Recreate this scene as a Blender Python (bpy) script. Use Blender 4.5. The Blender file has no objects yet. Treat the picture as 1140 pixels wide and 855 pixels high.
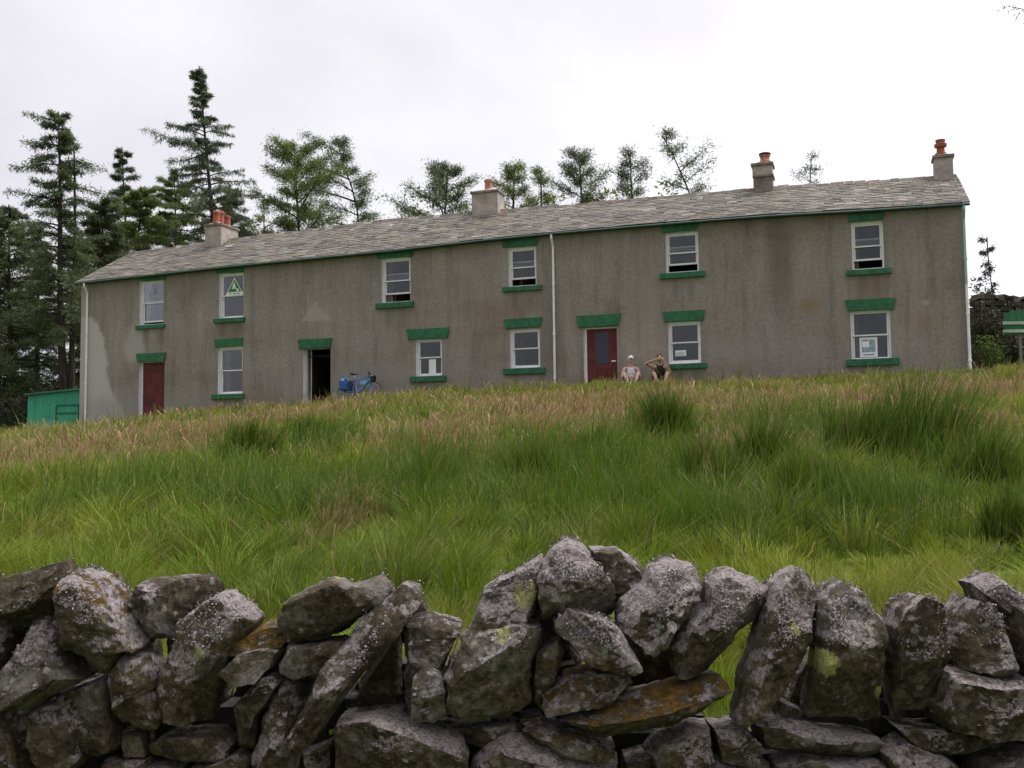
import bpy, math, random
import numpy as np
from mathutils import Vector, Matrix, noise as mnoise

rng = np.random.default_rng(7)
random.seed(7)
scene = bpy.context.scene
COL = scene.collection

# ------------------------------------------------------------------ camera
EYE = np.array([0.0, 0.0, 1.6])
FPX, CX, CY = 1100.0, 570.0, 427.5
PITCH, ROLL = math.atan(0.068), 0.0117
_F = np.array([0, math.cos(PITCH), math.sin(PITCH)])
_R0 = np.array([1.0, 0, 0]); _U0 = np.array([0, -math.sin(PITCH), math.cos(PITCH)])
_R = _R0 * math.cos(ROLL) - _U0 * math.sin(ROLL)
_U = _U0 * math.cos(ROLL) + _R0 * math.sin(ROLL)

def ray(px, py):
    return _F + _R * ((px - CX) / FPX) + _U * ((CY - py) / FPX)

def at_depth(px, py, d):          # point at forward distance d
    return EYE + ray(px, py) * d

def at_y(px, py, y):              # point on the upright plane world-y = y
    r = ray(px, py)
    return EYE + r * (y / r[1])

cam = bpy.data.cameras.new('camera'); cam_o = bpy.data.objects.new('camera', cam); COL.objects.link(cam_o)
cam.sensor_width = 36; cam.lens = 36 * FPX / 1140; cam.clip_start = 0.05; cam.clip_end = 3000
m = Matrix(((_R[0], _U[0], -_F[0], EYE[0]), (_R[1], _U[1], -_F[1], EYE[1]), (_R[2], _U[2], -_F[2], EYE[2]), (0, 0, 0, 1)))
cam_o.matrix_world = m
scene.camera = cam_o

# ------------------------------------------------------------------ object helpers
def tag(o, label=None, cat=None, group=None, kind=None):
    if label: o['label'] = label
    if cat: o['category'] = cat
    if group: o['group'] = group
    if kind: o['kind'] = kind
    return o

def empty(name, loc=(0, 0, 0), label=None, cat=None, group=None, matrix=None):
    o = bpy.data.objects.new(name, None); COL.objects.link(o)
    if matrix is not None: o.matrix_world = matrix
    else: o.location = loc
    o.empty_display_size = 0.2
    return tag(o, label, cat, group)

def link(name, me, mats, parent=None, local=True):
    o = bpy.data.objects.new(name, me); COL.objects.link(o)
    for mt in (mats if isinstance(mats, (list, tuple)) else [mats]):
        me.materials.append(mt)
    if parent is not None:
        o.parent = parent
    return o

def big_mesh(name, V, Q, mats, parent=None, col=None, smooth=False, mi=None):
    """V (n,3); Q (m,4) quads"""
    V = np.asarray(V, dtype=np.float32); Q = np.asarray(Q, dtype=np.int32)
    me = bpy.data.meshes.new(name)
    me.vertices.add(len(V)); me.vertices.foreach_set('co', V.ravel())
    k = Q.shape[1]
    me.loops.add(Q.size); me.loops.foreach_set('vertex_index', Q.ravel())
    me.polygons.add(len(Q)); me.polygons.foreach_set('loop_start', np.arange(0, Q.size, k, dtype=np.int32))
    me.polygons.foreach_set('loop_total', np.full(len(Q), k, dtype=np.int32))
    if mi is not None: me.polygons.foreach_set('material_index', np.asarray(mi, dtype=np.int32))
    me.update(calc_edges=True); me.validate()
    if smooth: me.polygons.foreach_set('use_smooth', np.ones(len(me.polygons), dtype=bool))
    if col is not None:
        a = me.color_attributes.new('Col', 'FLOAT_COLOR', 'POINT')
        c = np.ones((len(V), 4), dtype=np.float32); c[:, :3] = col
        a.data.foreach_set('color', c.ravel())
    return link(name, me, mats, parent)

class MB:
    """collects polygons for one mesh"""
    def __init__(s): s.v = []; s.f = []; s.m = []; s.c = []
    def add(s, vs, fs, mi=0, c=None):
        o = len(s.v); s.v += [tuple(map(float, q)) for q in vs]
        s.f += [tuple(i + o for i in f) for f in fs]; s.m += [mi] * len(fs)
        if c is not None: s.c += [c] * len(vs)
        return s
    def box(s, a, b, mi=0):
        x0, y0, z0 = a; x1, y1, z1 = b
        v = [(x0, y0, z0), (x1, y0, z0), (x1, y1, z0), (x0, y1, z0), (x0, y0, z1), (x1, y0, z1), (x1, y1, z1), (x0, y1, z1)]
        return s.add(v, BOXF, mi)
    def hexa(s, v, mi=0, c=None): return s.add(v, BOXF, mi, c)
    def prism(s, pts, y0, y1, mi=0):
        """polygon in x,z (counter-clockwise seen from -y) swept from y0 to y1"""
        n = len(pts)
        v = [(p[0], y0, p[1]) for p in pts] + [(p[0], y1, p[1]) for p in pts]
        f = [tuple(range(n)), tuple(range(2 * n - 1, n - 1, -1))]
        f += [(i, i + n, (i + 1) % n + n, (i + 1) % n) for i in range(n)]
        return s.add(v, f, mi)
    def tube(s, pts, r, n=8, mi=0, cap=True):
        pts = [Vector(p) for p in pts]; rs = r if isinstance(r, (list, tuple)) else [r] * len(pts)
        vs = []; fs = []; up = Vector((0.3, 0.2, 1)).normalized()
        for i, p in enumerate(pts):
            d = (pts[min(i + 1, len(pts) - 1)] - pts[max(i - 1, 0)]).normalized()
            a = d.cross(up)
            if a.length < 1e-3: a = d.cross(Vector((1, 0, 0)))
            a.normalize(); b = d.cross(a)
            for k in range(n):
                t = 2 * math.pi * k / n
                vs.append(p + (a * math.cos(t) + b * math.sin(t)) * rs[i])
        for i in range(len(pts) - 1):
            for k in range(n):
                fs.append((i * n + k, i * n + (k + 1) % n, (i + 1) * n + (k + 1) % n, (i + 1) * n + k))
        if cap:
            fs.append(tuple(range(n))); fs.append(tuple(range(len(vs) - 1, len(vs) - n - 1, -1)))
        return s.add(vs, fs, mi)
    def lathe(s, prof, c=(0, 0, 0), n=14, mi=0):
        vs = []; fs = []
        for r, z in prof:
            for k in range(n):
                t = 2 * math.pi * k / n; vs.append((c[0] + r * math.cos(t), c[1] + r * math.sin(t), c[2] + z))
        for i in range(len(prof) - 1):
            for k in range(n):
                fs.append((i * n + k, i * n + (k + 1) % n, (i + 1) * n + (k + 1) % n, (i + 1) * n + k))
        fs.append(tuple(range(n - 1, -1, -1))); fs.append(tuple(range(len(vs) - n, len(vs))))
        return s.add(vs, fs, mi)
    def build(s, name, mats, parent=None, smooth=False, bevel=0.0):
        me = bpy.data.meshes.new(name); me.from_pydata(s.v, [], s.f); me.validate()
        if len(s.m) == len(me.polygons): me.polygons.foreach_set('material_index', s.m)
        if s.c:
            a = me.color_attributes.new('Col', 'FLOAT_COLOR', 'POINT')
            cc = np.ones((len(s.v), 4), dtype=np.float32); cc[:, :3] = np.array(s.c); a.data.foreach_set('color', cc.ravel())
        if smooth: me.polygons.foreach_set('use_smooth', [True] * len(me.polygons))
        me.update()
        o = link(name, me, mats, parent)
        if bevel:
            b = o.modifiers.new('bevel', 'BEVEL'); b.width = bevel; b.segments = 2; b.limit_method = 'ANGLE'
        return o
BOXF = [(0, 3, 2, 1), (4, 5, 6, 7), (0, 1, 5, 4), (1, 2, 6, 5), (2, 3, 7, 6), (3, 0, 4, 7)]

# ------------------------------------------------------------------ numpy value noise
_lat = np.random.default_rng(3).random((256, 256))
def vnoise(x, y):
    x = np.asarray(x, float); y = np.asarray(y, float)
    xi = np.floor(x).astype(int); yi = np.floor(y).astype(int); fx = x - xi; fy = y - yi
    fx = fx * fx * (3 - 2 * fx); fy = fy * fy * (3 - 2 * fy)
    g = lambda a, b: _lat[a % 256, b % 256]
    return (g(xi, yi) * (1 - fx) + g(xi + 1, yi) * fx) * (1 - fy) + (g(xi, yi + 1) * (1 - fx) + g(xi + 1, yi + 1) * fx) * fy
def fnoise(x, y, s=1.0, o=3):
    r = 0; a = 0.5; t = 0
    for i in range(o):
        r = r + a * vnoise(x * s + 17.3 * i, y * s + 5.1 * i); t += a; a *= 0.5; s *= 2.03
    return r / t
def sstep(a, b, x):
    t = np.clip((x - a) / (b - a), 0, 1); return t * t * (3 - 2 * t)

# ------------------------------------------------------------------ materials
class NT:
    def __init__(s, name):
        s.m = bpy.data.materials.new(name); s.m.use_nodes = True
        s.t = s.m.node_tree; s.n = s.t.nodes; s.n.clear()
        s.out = s.n.new('ShaderNodeOutputMaterial'); s.b = s.n.new('ShaderNodeBsdfPrincipled')
        s.t.links.new(s.b.outputs[0], s.out.inputs[0])
    def set(s, sock, v):
        if isinstance(v, bpy.types.NodeSocket): s.t.links.new(v, sock)
        elif isinstance(v, (tuple, list)) and len(v) == 3 and sock.type == 'RGBA': sock.default_value = (*v, 1)
        else: sock.default_value = v
    def coord(s, k='Object'):
        return s.n.new('ShaderNodeTexCoord').outputs[k]
    def mapping(s, v, scale=(1, 1, 1), loc=(0, 0, 0)):
        n = s.n.new('ShaderNodeMapping'); s.set(n.inputs['Vector'], v); n.inputs['Scale'].default_value = scale
        s.set(n.inputs['Location'], loc); return n.outputs[0]
    def noise(s, v, scale, detail=4, rough=0.55, dist=0.0, out=0):
        n = s.n.new('ShaderNodeTexNoise'); s.set(n.inputs['Vector'], v); s.set(n.inputs['Scale'], scale)
        n.inputs['Detail'].default_value = detail; n.inputs['Roughness'].default_value = rough; n.inputs['Distortion'].default_value = dist
        return n.outputs[out]
    def voro(s, v, scale, feat='F1', out='Distance', rnd=1.0):
        n = s.n.new('ShaderNodeTexVoronoi'); n.feature = feat; s.set(n.inputs['Vector'], v); s.set(n.inputs['Scale'], scale)
        n.inputs['Randomness'].default_value = rnd; return n.outputs[out]
    def math(s, op, a, b=0.0, c=None, clamp=False):
        n = s.n.new('ShaderNodeMath'); n.operation = op; n.use_clamp = clamp
        s.set(n.inputs[0], a); s.set(n.inputs[1], b)
        if c is not None: s.set(n.inputs[2], c)
        return n.outputs[0]
    def step(s, x, a, b, lo=0.0, hi=1.0):
        n = s.n.new('ShaderNodeMapRange'); n.interpolation_type = 'SMOOTHSTEP'; s.set(n.inputs[0], x)
        for i, q in enumerate((a, b, lo, hi)): s.set(n.inputs[i + 1], q)
        return n.outputs[0]
    def mix(s, f, a, b, mode='MIX'):
        n = s.n.new('ShaderNodeMix'); n.data_type = 'RGBA'; n.blend_type = mode
        s.set(n.inputs[0], f); s.set(n.inputs[6], a); s.set(n.inputs[7], b); return n.outputs[2]
    def sep(s, v):
        n = s.n.new('ShaderNodeSeparateXYZ'); s.set(n.inputs[0], v); return n.outputs
    def ramp(s, f, stops):
        n = s.n.new('ShaderNodeValToRGB'); e = n.color_ramp.elements
        while len(e) < len(stops): e.new(0.5)
        for q, (p, c) in zip(e, stops): q.position = p; q.color = (*c, 1) if len(c) == 3 else c
        s.set(n.inputs[0], f); return n.outputs[0]
    def attr(s, name, typ='GEOMETRY', out='Color'):
        n = s.n.new('ShaderNodeAttribute'); n.attribute_name = name; n.attribute_type = typ; return n.outputs[out]
    def bump(s, h, strength=0.3, dist=0.02):
        n = s.n.new('ShaderNodeBump'); s.set(n.inputs['Height'], h); n.inputs['Strength'].default_value = strength
        n.inputs['Distance'].default_value = dist; s.t.links.new(n.outputs[0], s.b.inputs['Normal']); return n
    def fin(s, color=None, rough=0.8, spec=None, **kw):
        if color is not None: s.set(s.b.inputs['Base Color'], color)
        s.set(s.b.inputs['Roughness'], rough)
        if spec is not None: s.b.inputs['Specular IOR Level'].default_value = spec
        for k, v in kw.items(): s.set(s.b.inputs[k], v)
        return s.m

def simple(name, c, rough=0.6, var=0.12, scale=6.0, spec=0.4, bump=0.0, metal=0.0):
    t = NT(name); o = t.coord()
    n = t.noise(o, scale, 5, 0.6)
    dark = tuple(x * (1 - var * 1.6) for x in c); lite = tuple(min(1, x * (1 + var * 1.4)) for x in c)
    if bump: t.bump(t.noise(o, scale * 6, 3), bump, 0.01)
    return t.fin(t.ramp(n, [(0.3, dark), (0.7, lite)]), rough, spec, Metallic=metal)

def mat_attr(name, rough=0.7, trans=0.0, spec=0.2, nscale=0, nvar=0.25):
    """colour from the mesh's own colour attribute, with a translucent share for leaves"""
    t = NT(name); c = t.attr('Col')
    if nscale:
        f = t.noise(t.coord(), nscale, 3)
        c = t.mix(1.0, c, t.ramp(f, [(0.3, (1 - nvar,) * 3), (0.7, (1 + nvar,) * 3)]), 'MULTIPLY')
    t.fin(c, rough, spec)
    if trans:
        tr = t.n.new('ShaderNodeBsdfTranslucent'); t.set(tr.inputs[0], c)
        mx = t.n.new('ShaderNodeMixShader'); mx.inputs[0].default_value = trans
        t.t.links.new(t.b.outputs[0], mx.inputs[1]); t.t.links.new(tr.outputs[0], mx.inputs[2])
        t.t.links.new(mx.outputs[0], t.out.inputs[0])
    return t.m
# ------------------------------------------------------------------ house frame (facade plane) and terrain
Rpt = at_depth(1081, 412, 30.0); Lpt = at_depth(88, 476, 41.0)
e2 = (Rpt - Lpt)[:2]; HLEN = float(np.linalg.norm(e2)); e2 = e2 / HLEN
ex = np.array([e2[0], e2[1], 0.0]); ny = np.array([-e2[1], e2[0], 0.0])     # ny points into the house
HO = np.array([Lpt[0], Lpt[1], 0.0])

def on_wall(px, py, off=0.0):
    """pixel -> (u, z) on the upright plane lying off metres behind the facade"""
    r = ray(px, py); k = np.dot(HO + ny * off - EYE, ny) / np.dot(r, ny)
    p = EYE + r * k
    return float(np.dot(p - HO, ex)), float(p[2])

FOOT_PX = [(88, 476), (190, 463), (250, 453), (340, 449), (440, 441), (530, 434), (620, 430), (700, 426), (800, 424), (900, 419), (1000, 415), (1081, 411)]
_fu, _fz = np.array([on_wall(*p) for p in FOOT_PX]).T
def z_foot(u):
    u = np.asarray(u, float)
    z = np.interp(u, _fu, _fz)
    z = np.where(u < _fu[0], _fz[0] + (u - _fu[0]) * 0.045, z)
    z = np.where(u > _fu[-1], _fz[-1] + np.minimum(u - _fu[-1], 20) * 0.02, z)
    return z - 0.17 - 0.28 * np.clip((14 - u) / 12, 0, 1) - 0.34 * np.clip((5 - u) / 7, 0, 1)
Y0G, Z0G = 4.1, 0.36
def facade_y(x):
    return HO[1] + (x - HO[0]) * e2[1] / e2[0]
def terrain(x, y):
    x = np.asarray(x, float); y = np.asarray(y, float)
    fy = facade_y(np.clip(x, -60, 45)); u = (np.clip(x, -60, 45) - HO[0]) / e2[0]
    zf = z_foot(u)
    t = (y - Y0G) / (fy - 1.3 - Y0G)
    tt = np.clip(t, 0, 1.2)
    g = np.where(tt < 0.9, tt * 1.02, 0.918 + 0.082 * np.sin(np.clip((tt - 0.9) / 0.13, 0, 1) * math.pi / 2))
    z = Z0G + (zf - Z0G) * np.minimum(g, 1)
    bump = (fnoise(x, y, 0.35, 3) - 0.5) * 0.42 * np.clip(tt * (1 - tt) * 5, 0, 1) * (t < 1)
    z = z + bump
    z = np.where(y < Y0G, Z0G * sstep(2.9, Y0G, y), z)
    behind = np.clip(y - fy - 9, 0, 400)
    z = z - behind * 0.012 + (fnoise(x, y, 0.05, 2) - 0.5) * np.clip(behind / 60, 0, 1) * 3
    return z
def tz(x, y): return float(terrain(np.array([x]), np.array([y]))[0])
def on_ground(px, py):
    r = ray(px, py)
    d = np.linspace(4.3, 60, 1200)
    P = EYE[None] + r[None] * d[:, None]
    h = P[:, 2] - terrain(P[:, 0], P[:, 1])
    i = np.argmax(h < 0)
    return P[i] if (h < 0).any() else P[-1]

def ground_mat():
    t = NT('ground_turf'); o = t.coord()
    n = t.noise(o, 1.3, 6, 0.65); n2 = t.noise(o, 14, 5, 0.7)
    c = t.ramp(n, [(0.3, (0.06, 0.085, 0.012)), (0.52, (0.085, 0.115, 0.018)), (0.72, (0.12, 0.10, 0.045))])
    c = t.mix(0.6, c, t.ramp(n2, [(0.3, (0.5, 0.5, 0.5)), (0.7, (1.25, 1.25, 1.2))]), 'MULTIPLY')
    t.bump(n2, 0.8, 0.06)
    return t.fin(c, 1.0, 0.0)
xs = np.concatenate([-np.geomspace(600, 32, 22), np.arange(-31.6, 31.7, 0.4), np.geomspace(32, 600, 22)])
ys = np.concatenate([[-60, -30, -12, -4, 0], np.arange(2.5, 46, 0.4), np.geomspace(46.5, 1500, 40)])
gx, gy = np.meshgrid(xs, ys)
gz = terrain(gx, gy)
V = np.stack([gx.ravel(), gy.ravel(), gz.ravel()], 1)
w = len(xs); ii = (np.arange(len(ys) - 1)[:, None] * w + np.arange(w - 1)[None]).ravel()
Q = np.stack([ii, ii + 1, ii + w + 1, ii + w], 1)
tag(big_mesh('ground', V, Q, ground_mat(), smooth=True), kind='structure')

# ------------------------------------------------------------------ grass
class Zone:
    """ellipse on the slope found from a spot in the photograph"""
    def __init__(s, px, py, rx, ry):
        c = on_ground(px, py); a = on_ground(px, py + ry); b = on_ground(px, py - ry)
        s.c = c; s.rx = rx * c[1] / FPX; s.ry = max(0.3, (b[1] - a[1]) / 2); s.cy = (a[1] + b[1]) / 2
    def f(s, x, y):
        return np.clip(1.25 - np.sqrt(((x - s.c[0]) / s.rx) ** 2 + ((y - s.cy) / s.ry) ** 2), 0, 1)
brown_z = [Zone(*q) for q in [(490, 505, 75, 22), (60, 515, 130, 22), (200, 490, 110, 14), (700, 470, 170, 24), (880, 465, 190, 22), (800, 500, 60, 20), (1080, 440, 90, 15), (600, 480, 60, 25), (380, 600, 40, 25), (1080, 480, 70, 18), (330, 470, 80, 10), (660, 458, 200, 12), (500, 505, 90, 34), (620, 500, 50, 16)]]
rush_z = [Zone(*q) for q in [(285, 515, 45, 20), (350, 505, 40, 18), (640, 530, 110, 30), (745, 500, 60, 25), (850, 520, 50, 30), (1010, 520, 110, 60), (400, 570, 240, 35), (760, 590, 160, 45), (150, 570, 100, 25), (560, 560, 90, 30), (960, 590, 130, 40), (680, 560, 120, 40), (470, 530, 70, 20), (250, 560, 80, 25)]]
path_z = [Zone(*q) for q in [(1080, 600, 110, 40), (980, 640, 130, 25), (1110, 540, 50, 30), (30, 570, 60, 20)]]
def zsum(zs, x, y):
    r = np.zeros_like(x)
    for z in zs: r = np.maximum(r, z.f(x, y))
    return r

def blades(x, y, h, wd, lean, col, tip, curve=0.6, wind=(0.12, 0.03), zoff=-0.02, az=None, wild=0.7, tus=None):
    """every blade: two quads bending to a narrow tip"""
    n = len(x); z = terrain(x, y) + zoff
    az = rng.uniform(0, 2 * math.pi, n) if az is None else az
    la = rng.uniform(0, 2 * math.pi, n)
    wa = fnoise(x + 5, y + 31, 0.8, 2) * 14; ws_ = 0.15 + 0.9 * fnoise(x + 60, y, 1.3, 2)
    lx = np.cos(la) * lean + (wind[0] + np.cos(wa) * ws_ * wild) * h * 0.5; ly = np.sin(la) * lean + (wind[1] + np.sin(wa) * ws_ * wild) * h * 0.5
    sx = np.cos(az) * wd * 0.5; sy = np.sin(az) * wd * 0.5
    if tus is not None: lx = lx + tus[0] * h; ly = ly + tus[1] * h
    V = np.empty((n, 6, 3), np.float32)
    def put(k, fx, fz, ws):
        V[:, k, 0] = x + lx * fx + sx * ws; V[:, k, 1] = y + ly * fx + sy * ws; V[:, k, 2] = z + h * fz
    put(0, 0, 0, -1); put(1, 0, 0, 1); put(2, 0.35, 0.58, -0.85); put(3, 0.35, 0.58, 0.85); put(4, 1, 1 - 0.25 * curve * 0.5, -0.15); put(5, 1, 1 - 0.25 * curve * 0.5, 0.15)
    q = np.array([[0, 1, 3, 2], [2, 3, 5, 4]])
    Q = (np.arange(n)[:, None, None] * 6 + q[None]).reshape(-1, 4)
    C = np.empty((n, 6, 3), np.float32)
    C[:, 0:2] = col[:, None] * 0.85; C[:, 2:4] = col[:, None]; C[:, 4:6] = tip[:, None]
    return V.reshape(-1, 3), Q, C.reshape(-1, 3)

def scatter(n, a=4.15, b=47.0, p=0.35):
    U = rng.random(n); y = (a ** p + U * (b ** p - a ** p)) ** (1 / p)
    x = rng.uniform(-1, 1, n) * (0.57 * y + 1.2)
    u = (x - HO[0]) * e2[0] + (y - HO[1]) * e2[1]; v = -(x - HO[0]) * e2[1] + (y - HO[1]) * e2[0]
    ok = ((v < -0.03) | (u < -0.1) | (u > HLEN + 0.1)) & (v < 10)
    return x[ok], y[ok], u[ok], -v[ok]

G_BRIGHT = np.array([0.188, 0.222, 0.022]); G_MID = np.array([0.112, 0.168, 0.012]); G_DARK = np.array([0.046, 0.096, 0.009])
G_STRAW = np.array([0.33, 0.25, 0.115]); G_PINK = np.array([0.36, 0.205, 0.125])
grass_m = mat_attr('grass_blade', 0.6, 0.3, 0.25)

x, y, u, vf = scatter(420000)
# tussocks: blades gather round scattered crowns and lean away from them
_h = np.random.default_rng(21).random((512, 512, 4))
def tussock(x, y, s):
    ci = np.floor(x / s).astype(int) % 512; cj = np.floor(y / s).astype(int) % 512; hh = _h[ci, cj]
    cx_ = (np.floor(x / s) + 0.2 + 0.6 * hh[:, 0]) * s; cy_ = (np.floor(y / s) + 0.2 + 0.6 * hh[:, 1]) * s
    return (x - cx_) / s, (y - cy_) / s, hh[:, 2], hh[:, 3]
tx, ty, th1, th2 = tussock(x + 0.25 * fnoise(x, y, 1.1, 2), y + 0.25 * fnoise(x + 8, y, 1.1, 2), 0.42)
x = x - tx * 0.42 * 0.34; y = y - ty * 0.42 * 0.34
tr = np.sqrt(tx ** 2 + ty ** 2)
br = zsum(brown_z, x, y); ru = zsum(rush_z, x, y); pa = zsum(path_z, x, y)
n1 = fnoise(x, y, 0.55, 3); n2 = fnoise(x + 40, y, 1.7, 2)
k = len(x); r1 = rng.random(k)
n3 = fnoise(x + 11, y + 70, 2.6, 2)
mixg = np.clip((n1 - 0.36) * 2.6 + (n3 - 0.5) * 1.1 + (r1 - 0.5) * 0.9 + pa * 0.6 - ru * 0.45, 0, 1)[:, None]
col = G_MID * (1 - mixg) + G_BRIGHT * mixg
dk = np.clip(ru * 1.3 * (0.4 + n2) - 0.25 + (rng.random(k) - 0.5) * 0.5, 0, 0.85)[:, None]
col = col * (1 - dk) + G_DARK * dk
slope = sstep(11, 22, y)
bp = np.clip(br * 1.2 * (0.2 + 1.2 * n1) + slope * (n1 - 0.5) * 1.3 - pa - 0.4 * (vf < 1.6), 0, 0.6)
isb = (rng.random(k) < bp)[:, None]
bc = np.where(rng.random(k)[:, None] < 0.5, G_STRAW, G_PINK) * rng.uniform(0.55, 1.0, (k, 1))
col = np.where(isb, bc, col)
dead = (rng.random(k) < 0.03 + 0.16 * np.clip(n3 * 2 - 0.9, 0, 1))[:, None]
col = np.where(dead, G_STRAW * 0.8, col) * rng.uniform(0.72, 1.28, (k, 1))
h = (0.09 + 0.30 * n2 * (0.5 + n3) + 0.14 * ru - 0.10 * pa) * rng.uniform(0.55, 1.25, k) * (0.62 + 0.75 * th1) * (1.15 - 0.5 * np.clip(tr, 0, 0.8))
col = col * (0.78 + 0.44 * th2)[:, None]
h = h * np.where(vf < 3.0, 0.42 + 0.35 * n1, 1.0) * np.where(y < 9, 1.15, 1.0)
h = np.where(vf < 0.5, h * 0.5, h) * np.where((u > 8) & (u < 16) & (vf < 3.5), 0.6, 1.0)
wd = np.maximum(0.0030, 0.00078 * y) * rng.uniform(0.6, 1.4, k)
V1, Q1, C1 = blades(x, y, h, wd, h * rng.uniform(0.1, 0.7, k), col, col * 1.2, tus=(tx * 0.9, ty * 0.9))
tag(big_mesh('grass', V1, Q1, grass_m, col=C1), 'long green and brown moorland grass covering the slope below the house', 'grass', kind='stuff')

# seeding stalks of the reddish grass
x, y, u, vf = scatter(52000, 4.3, 44)
br = zsum(brown_z, x, y); pa = zsum(path_z, x, y); n1 = fnoise(x, y, 0.55, 3)
keep = rng.random(len(x)) < np.clip(0.10 + br * 0.75 * (0.2 + n1) + sstep(11, 22, y) * 0.10 - pa * 0.2, 0, 1) * np.clip(0.35 + (y - 5) * 0.1, 0.35, 1)
keep &= (vf > 0.6) & ~((u > 8) & (u < 16) & (vf < 3))
x, y, vf = x[keep], y[keep], vf[keep]; k = len(x)
h = rng.uniform(0.28, 0.5, k) * np.where(vf < 3, 0.42, 1) * np.clip(0.55 + (y - 5) * 0.06, 0.55, 1)
col = np.where(rng.random(k)[:, None] < 0.55, G_PINK, G_STRAW) * rng.uniform(0.6, 1.15, (k, 1))
wd = np.maximum(0.0035, 0.0009 * y) * rng.uniform(0.7, 1.2, k)
V2, Q2, C2 = blades(x, y, h, wd, h * rng.uniform(0.1, 0.5, k), col * 0.8, col * 1.2)
V2 = V2.reshape(-1, 6, 3); mid = V2[:, 4:6].mean(1, keepdims=True); V2[:, 4:6] = mid + (V2[:, 2:4] - V2[:, 2:4].mean(1, keepdims=True)) * 1.1
tag(big_mesh('seeding_grass', V2.reshape(-1, 3), Q2, grass_m, col=C2), 'thin reddish brown seeding grass stalks among the green grass', 'grass', kind='stuff')

# tall rush stems spread between the clumps
x, y, u, vf = scatter(150000, 4.6, 40)
ru = zsum(rush_z, x, y); n1 = fnoise(x + 9, y + 3, 0.9, 2)
keep = (rng.random(len(x)) < np.clip(ru * 2.0 * (n1 - 0.28) + 0.015, 0, 0.9)) & (vf > 2.5)
x, y = x[keep], y[keep]; k = len(x)
h = rng.uniform(0.32, 0.85, k); col = (G_DARK * 1.05 + rng.random((k, 1)) * (G_MID - G_DARK)) * rng.uniform(0.7, 1.2, (k, 1))
wd = np.maximum(0.0032, 0.00075 * y)
V3, Q3, C3 = blades(x, y, h, wd, h * rng.uniform(0.03, 0.3, k), col, col * 1.2 + np.array([0.02, 0.01, 0]))
tag(big_mesh('rushes', V3, Q3, grass_m, col=C3), 'dark green rush stems mixed through the long grass of the slope', 'rushes', kind='stuff')

# rush clumps standing out one by one
CLUMPS = [(278, 518, 54, 40, 'dark rush clump on the slope below the lower left sash window'),
          (340, 504, 46, 34, 'rush clump on the slope straight below the open doorway'),
          (745, 497, 52, 56, 'dark rush clump standing tallest on the slope below the two seated people'),
          (850, 532, 58, 52, 'rounded rush clump left of the largest rush bed'),
          (962, 528, 86, 92, 'left dark clump of the tall rush bed below the right end of the house'),
          (1028, 532, 100, 100, 'biggest clump in the middle of the tall rush bed on the right'),
          (1090, 552, 66, 76, 'right edge clump of the tall rush bed beside the pale path'),
          (905, 572, 66, 60, 'rush clump in front of the tall rush bed lower down the slope'),
          (665, 524, 62, 42, 'rush clump in the middle of the slope below the red glazed door'),
          (590, 548, 60, 40, 'low rush clump on the slope below the white drainpipe'),
          (790, 548, 66, 46, 'rush clump between the tallest clump and the stone wall'),
          (470, 556, 70, 34, 'low loose rush clump below the pinkish brown grass patch'),
          (1120, 612, 46, 40, 'rush clump at the right edge of the field above the wall')]
for (px, py, wpx, hpx, lab) in CLUMPS:
    c = on_ground(px, py); d = c[1]; R = wpx * d / FPX * 0.5; H = max(0.5, hpx * d / FPX * 1.0 + 0.22)
    n = int(800 + 520 * R)
    a = rng.uniform(0, 6.283, n); rr = R * rng.random(n) ** 0.6 * rng.uniform(0.5, 1.25, n)
    x = c[0] + np.cos(a) * rr * 1.15; y = c[1] + np.sin(a) * rr * 0.9
    lob = fnoise(x * 1.0, y * 1.0 + px, 2.2, 2); h = H * rng.uniform(0.45, 1.12, n) * (0.62 + 0.8 * lob) * (1.05 - 0.25 * rr / R)
    la = a + rng.normal(0, 0.5, n)
    col = (G_DARK * 0.78 + rng.random((n, 1)) ** 1.8 * (G_MID - G_DARK)) * rng.uniform(0.7, 1.25, (n, 1))
    col = np.where(rng.random((n, 1)) < 0.1, np.array([0.2, 0.15, 0.06]), col)
    V4, Q4, C4 = blades(x, y, h, np.full(n, max(0.004, 0.0009 * d)), h * 0.12, col, col * 1.25, wind=(0.1, 0), wild=0.25)
    V4 = V4.reshape(-1, 6, 3); out = (h * 0.20 * (0.3 + rr / R))[:, None]
    V4[:, 2:4, 0] += out * 0.3 * np.cos(la)[:, None]; V4[:, 2:4, 1] += out * 0.3 * np.sin(la)[:, None]
    V4[:, 4:6, 0] += out * np.cos(la)[:, None]; V4[:, 4:6, 1] += out * np.sin(la)[:, None]
    V4 = V4.reshape(-1, 3) - c.astype(np.float32)
    o = big_mesh('rush_clump', V4, Q4, grass_m, col=C4); o.location = c
    tag(o, lab, 'rushes', 'rush clumps on the slope')

# ------------------------------------------------------------------ sky and light
SUN_EL, SUN_AZ = math.radians(58), math.radians(62)       # azimuth from +Y towards +X
sdir = Vector((math.sin(SUN_AZ) * math.cos(SUN_EL), math.cos(SUN_AZ) * math.cos(SUN_EL), math.sin(SUN_EL)))
W = bpy.data.worlds.new('World'); scene.world = W; W.use_nodes = True
t = W.node_tree; t.nodes.clear()
class WT(NT):
    def __init__(s, tree): s.t = tree; s.n = tree.nodes
wt = WT(t)
out = t.nodes.new('ShaderNodeOutputWorld'); bg = t.nodes.new('ShaderNodeBackground'); t.links.new(bg.outputs[0], out.inputs[0])
sky = t.nodes.new('ShaderNodeTexSky'); sky.sky_type = 'NISHITA'; sky.sun_disc = False
sky.sun_elevation = SUN_EL; sky.sun_rotation = SUN_AZ
d = wt.coord('Generated'); X, Yc, Z = wt.sep(d)
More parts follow.
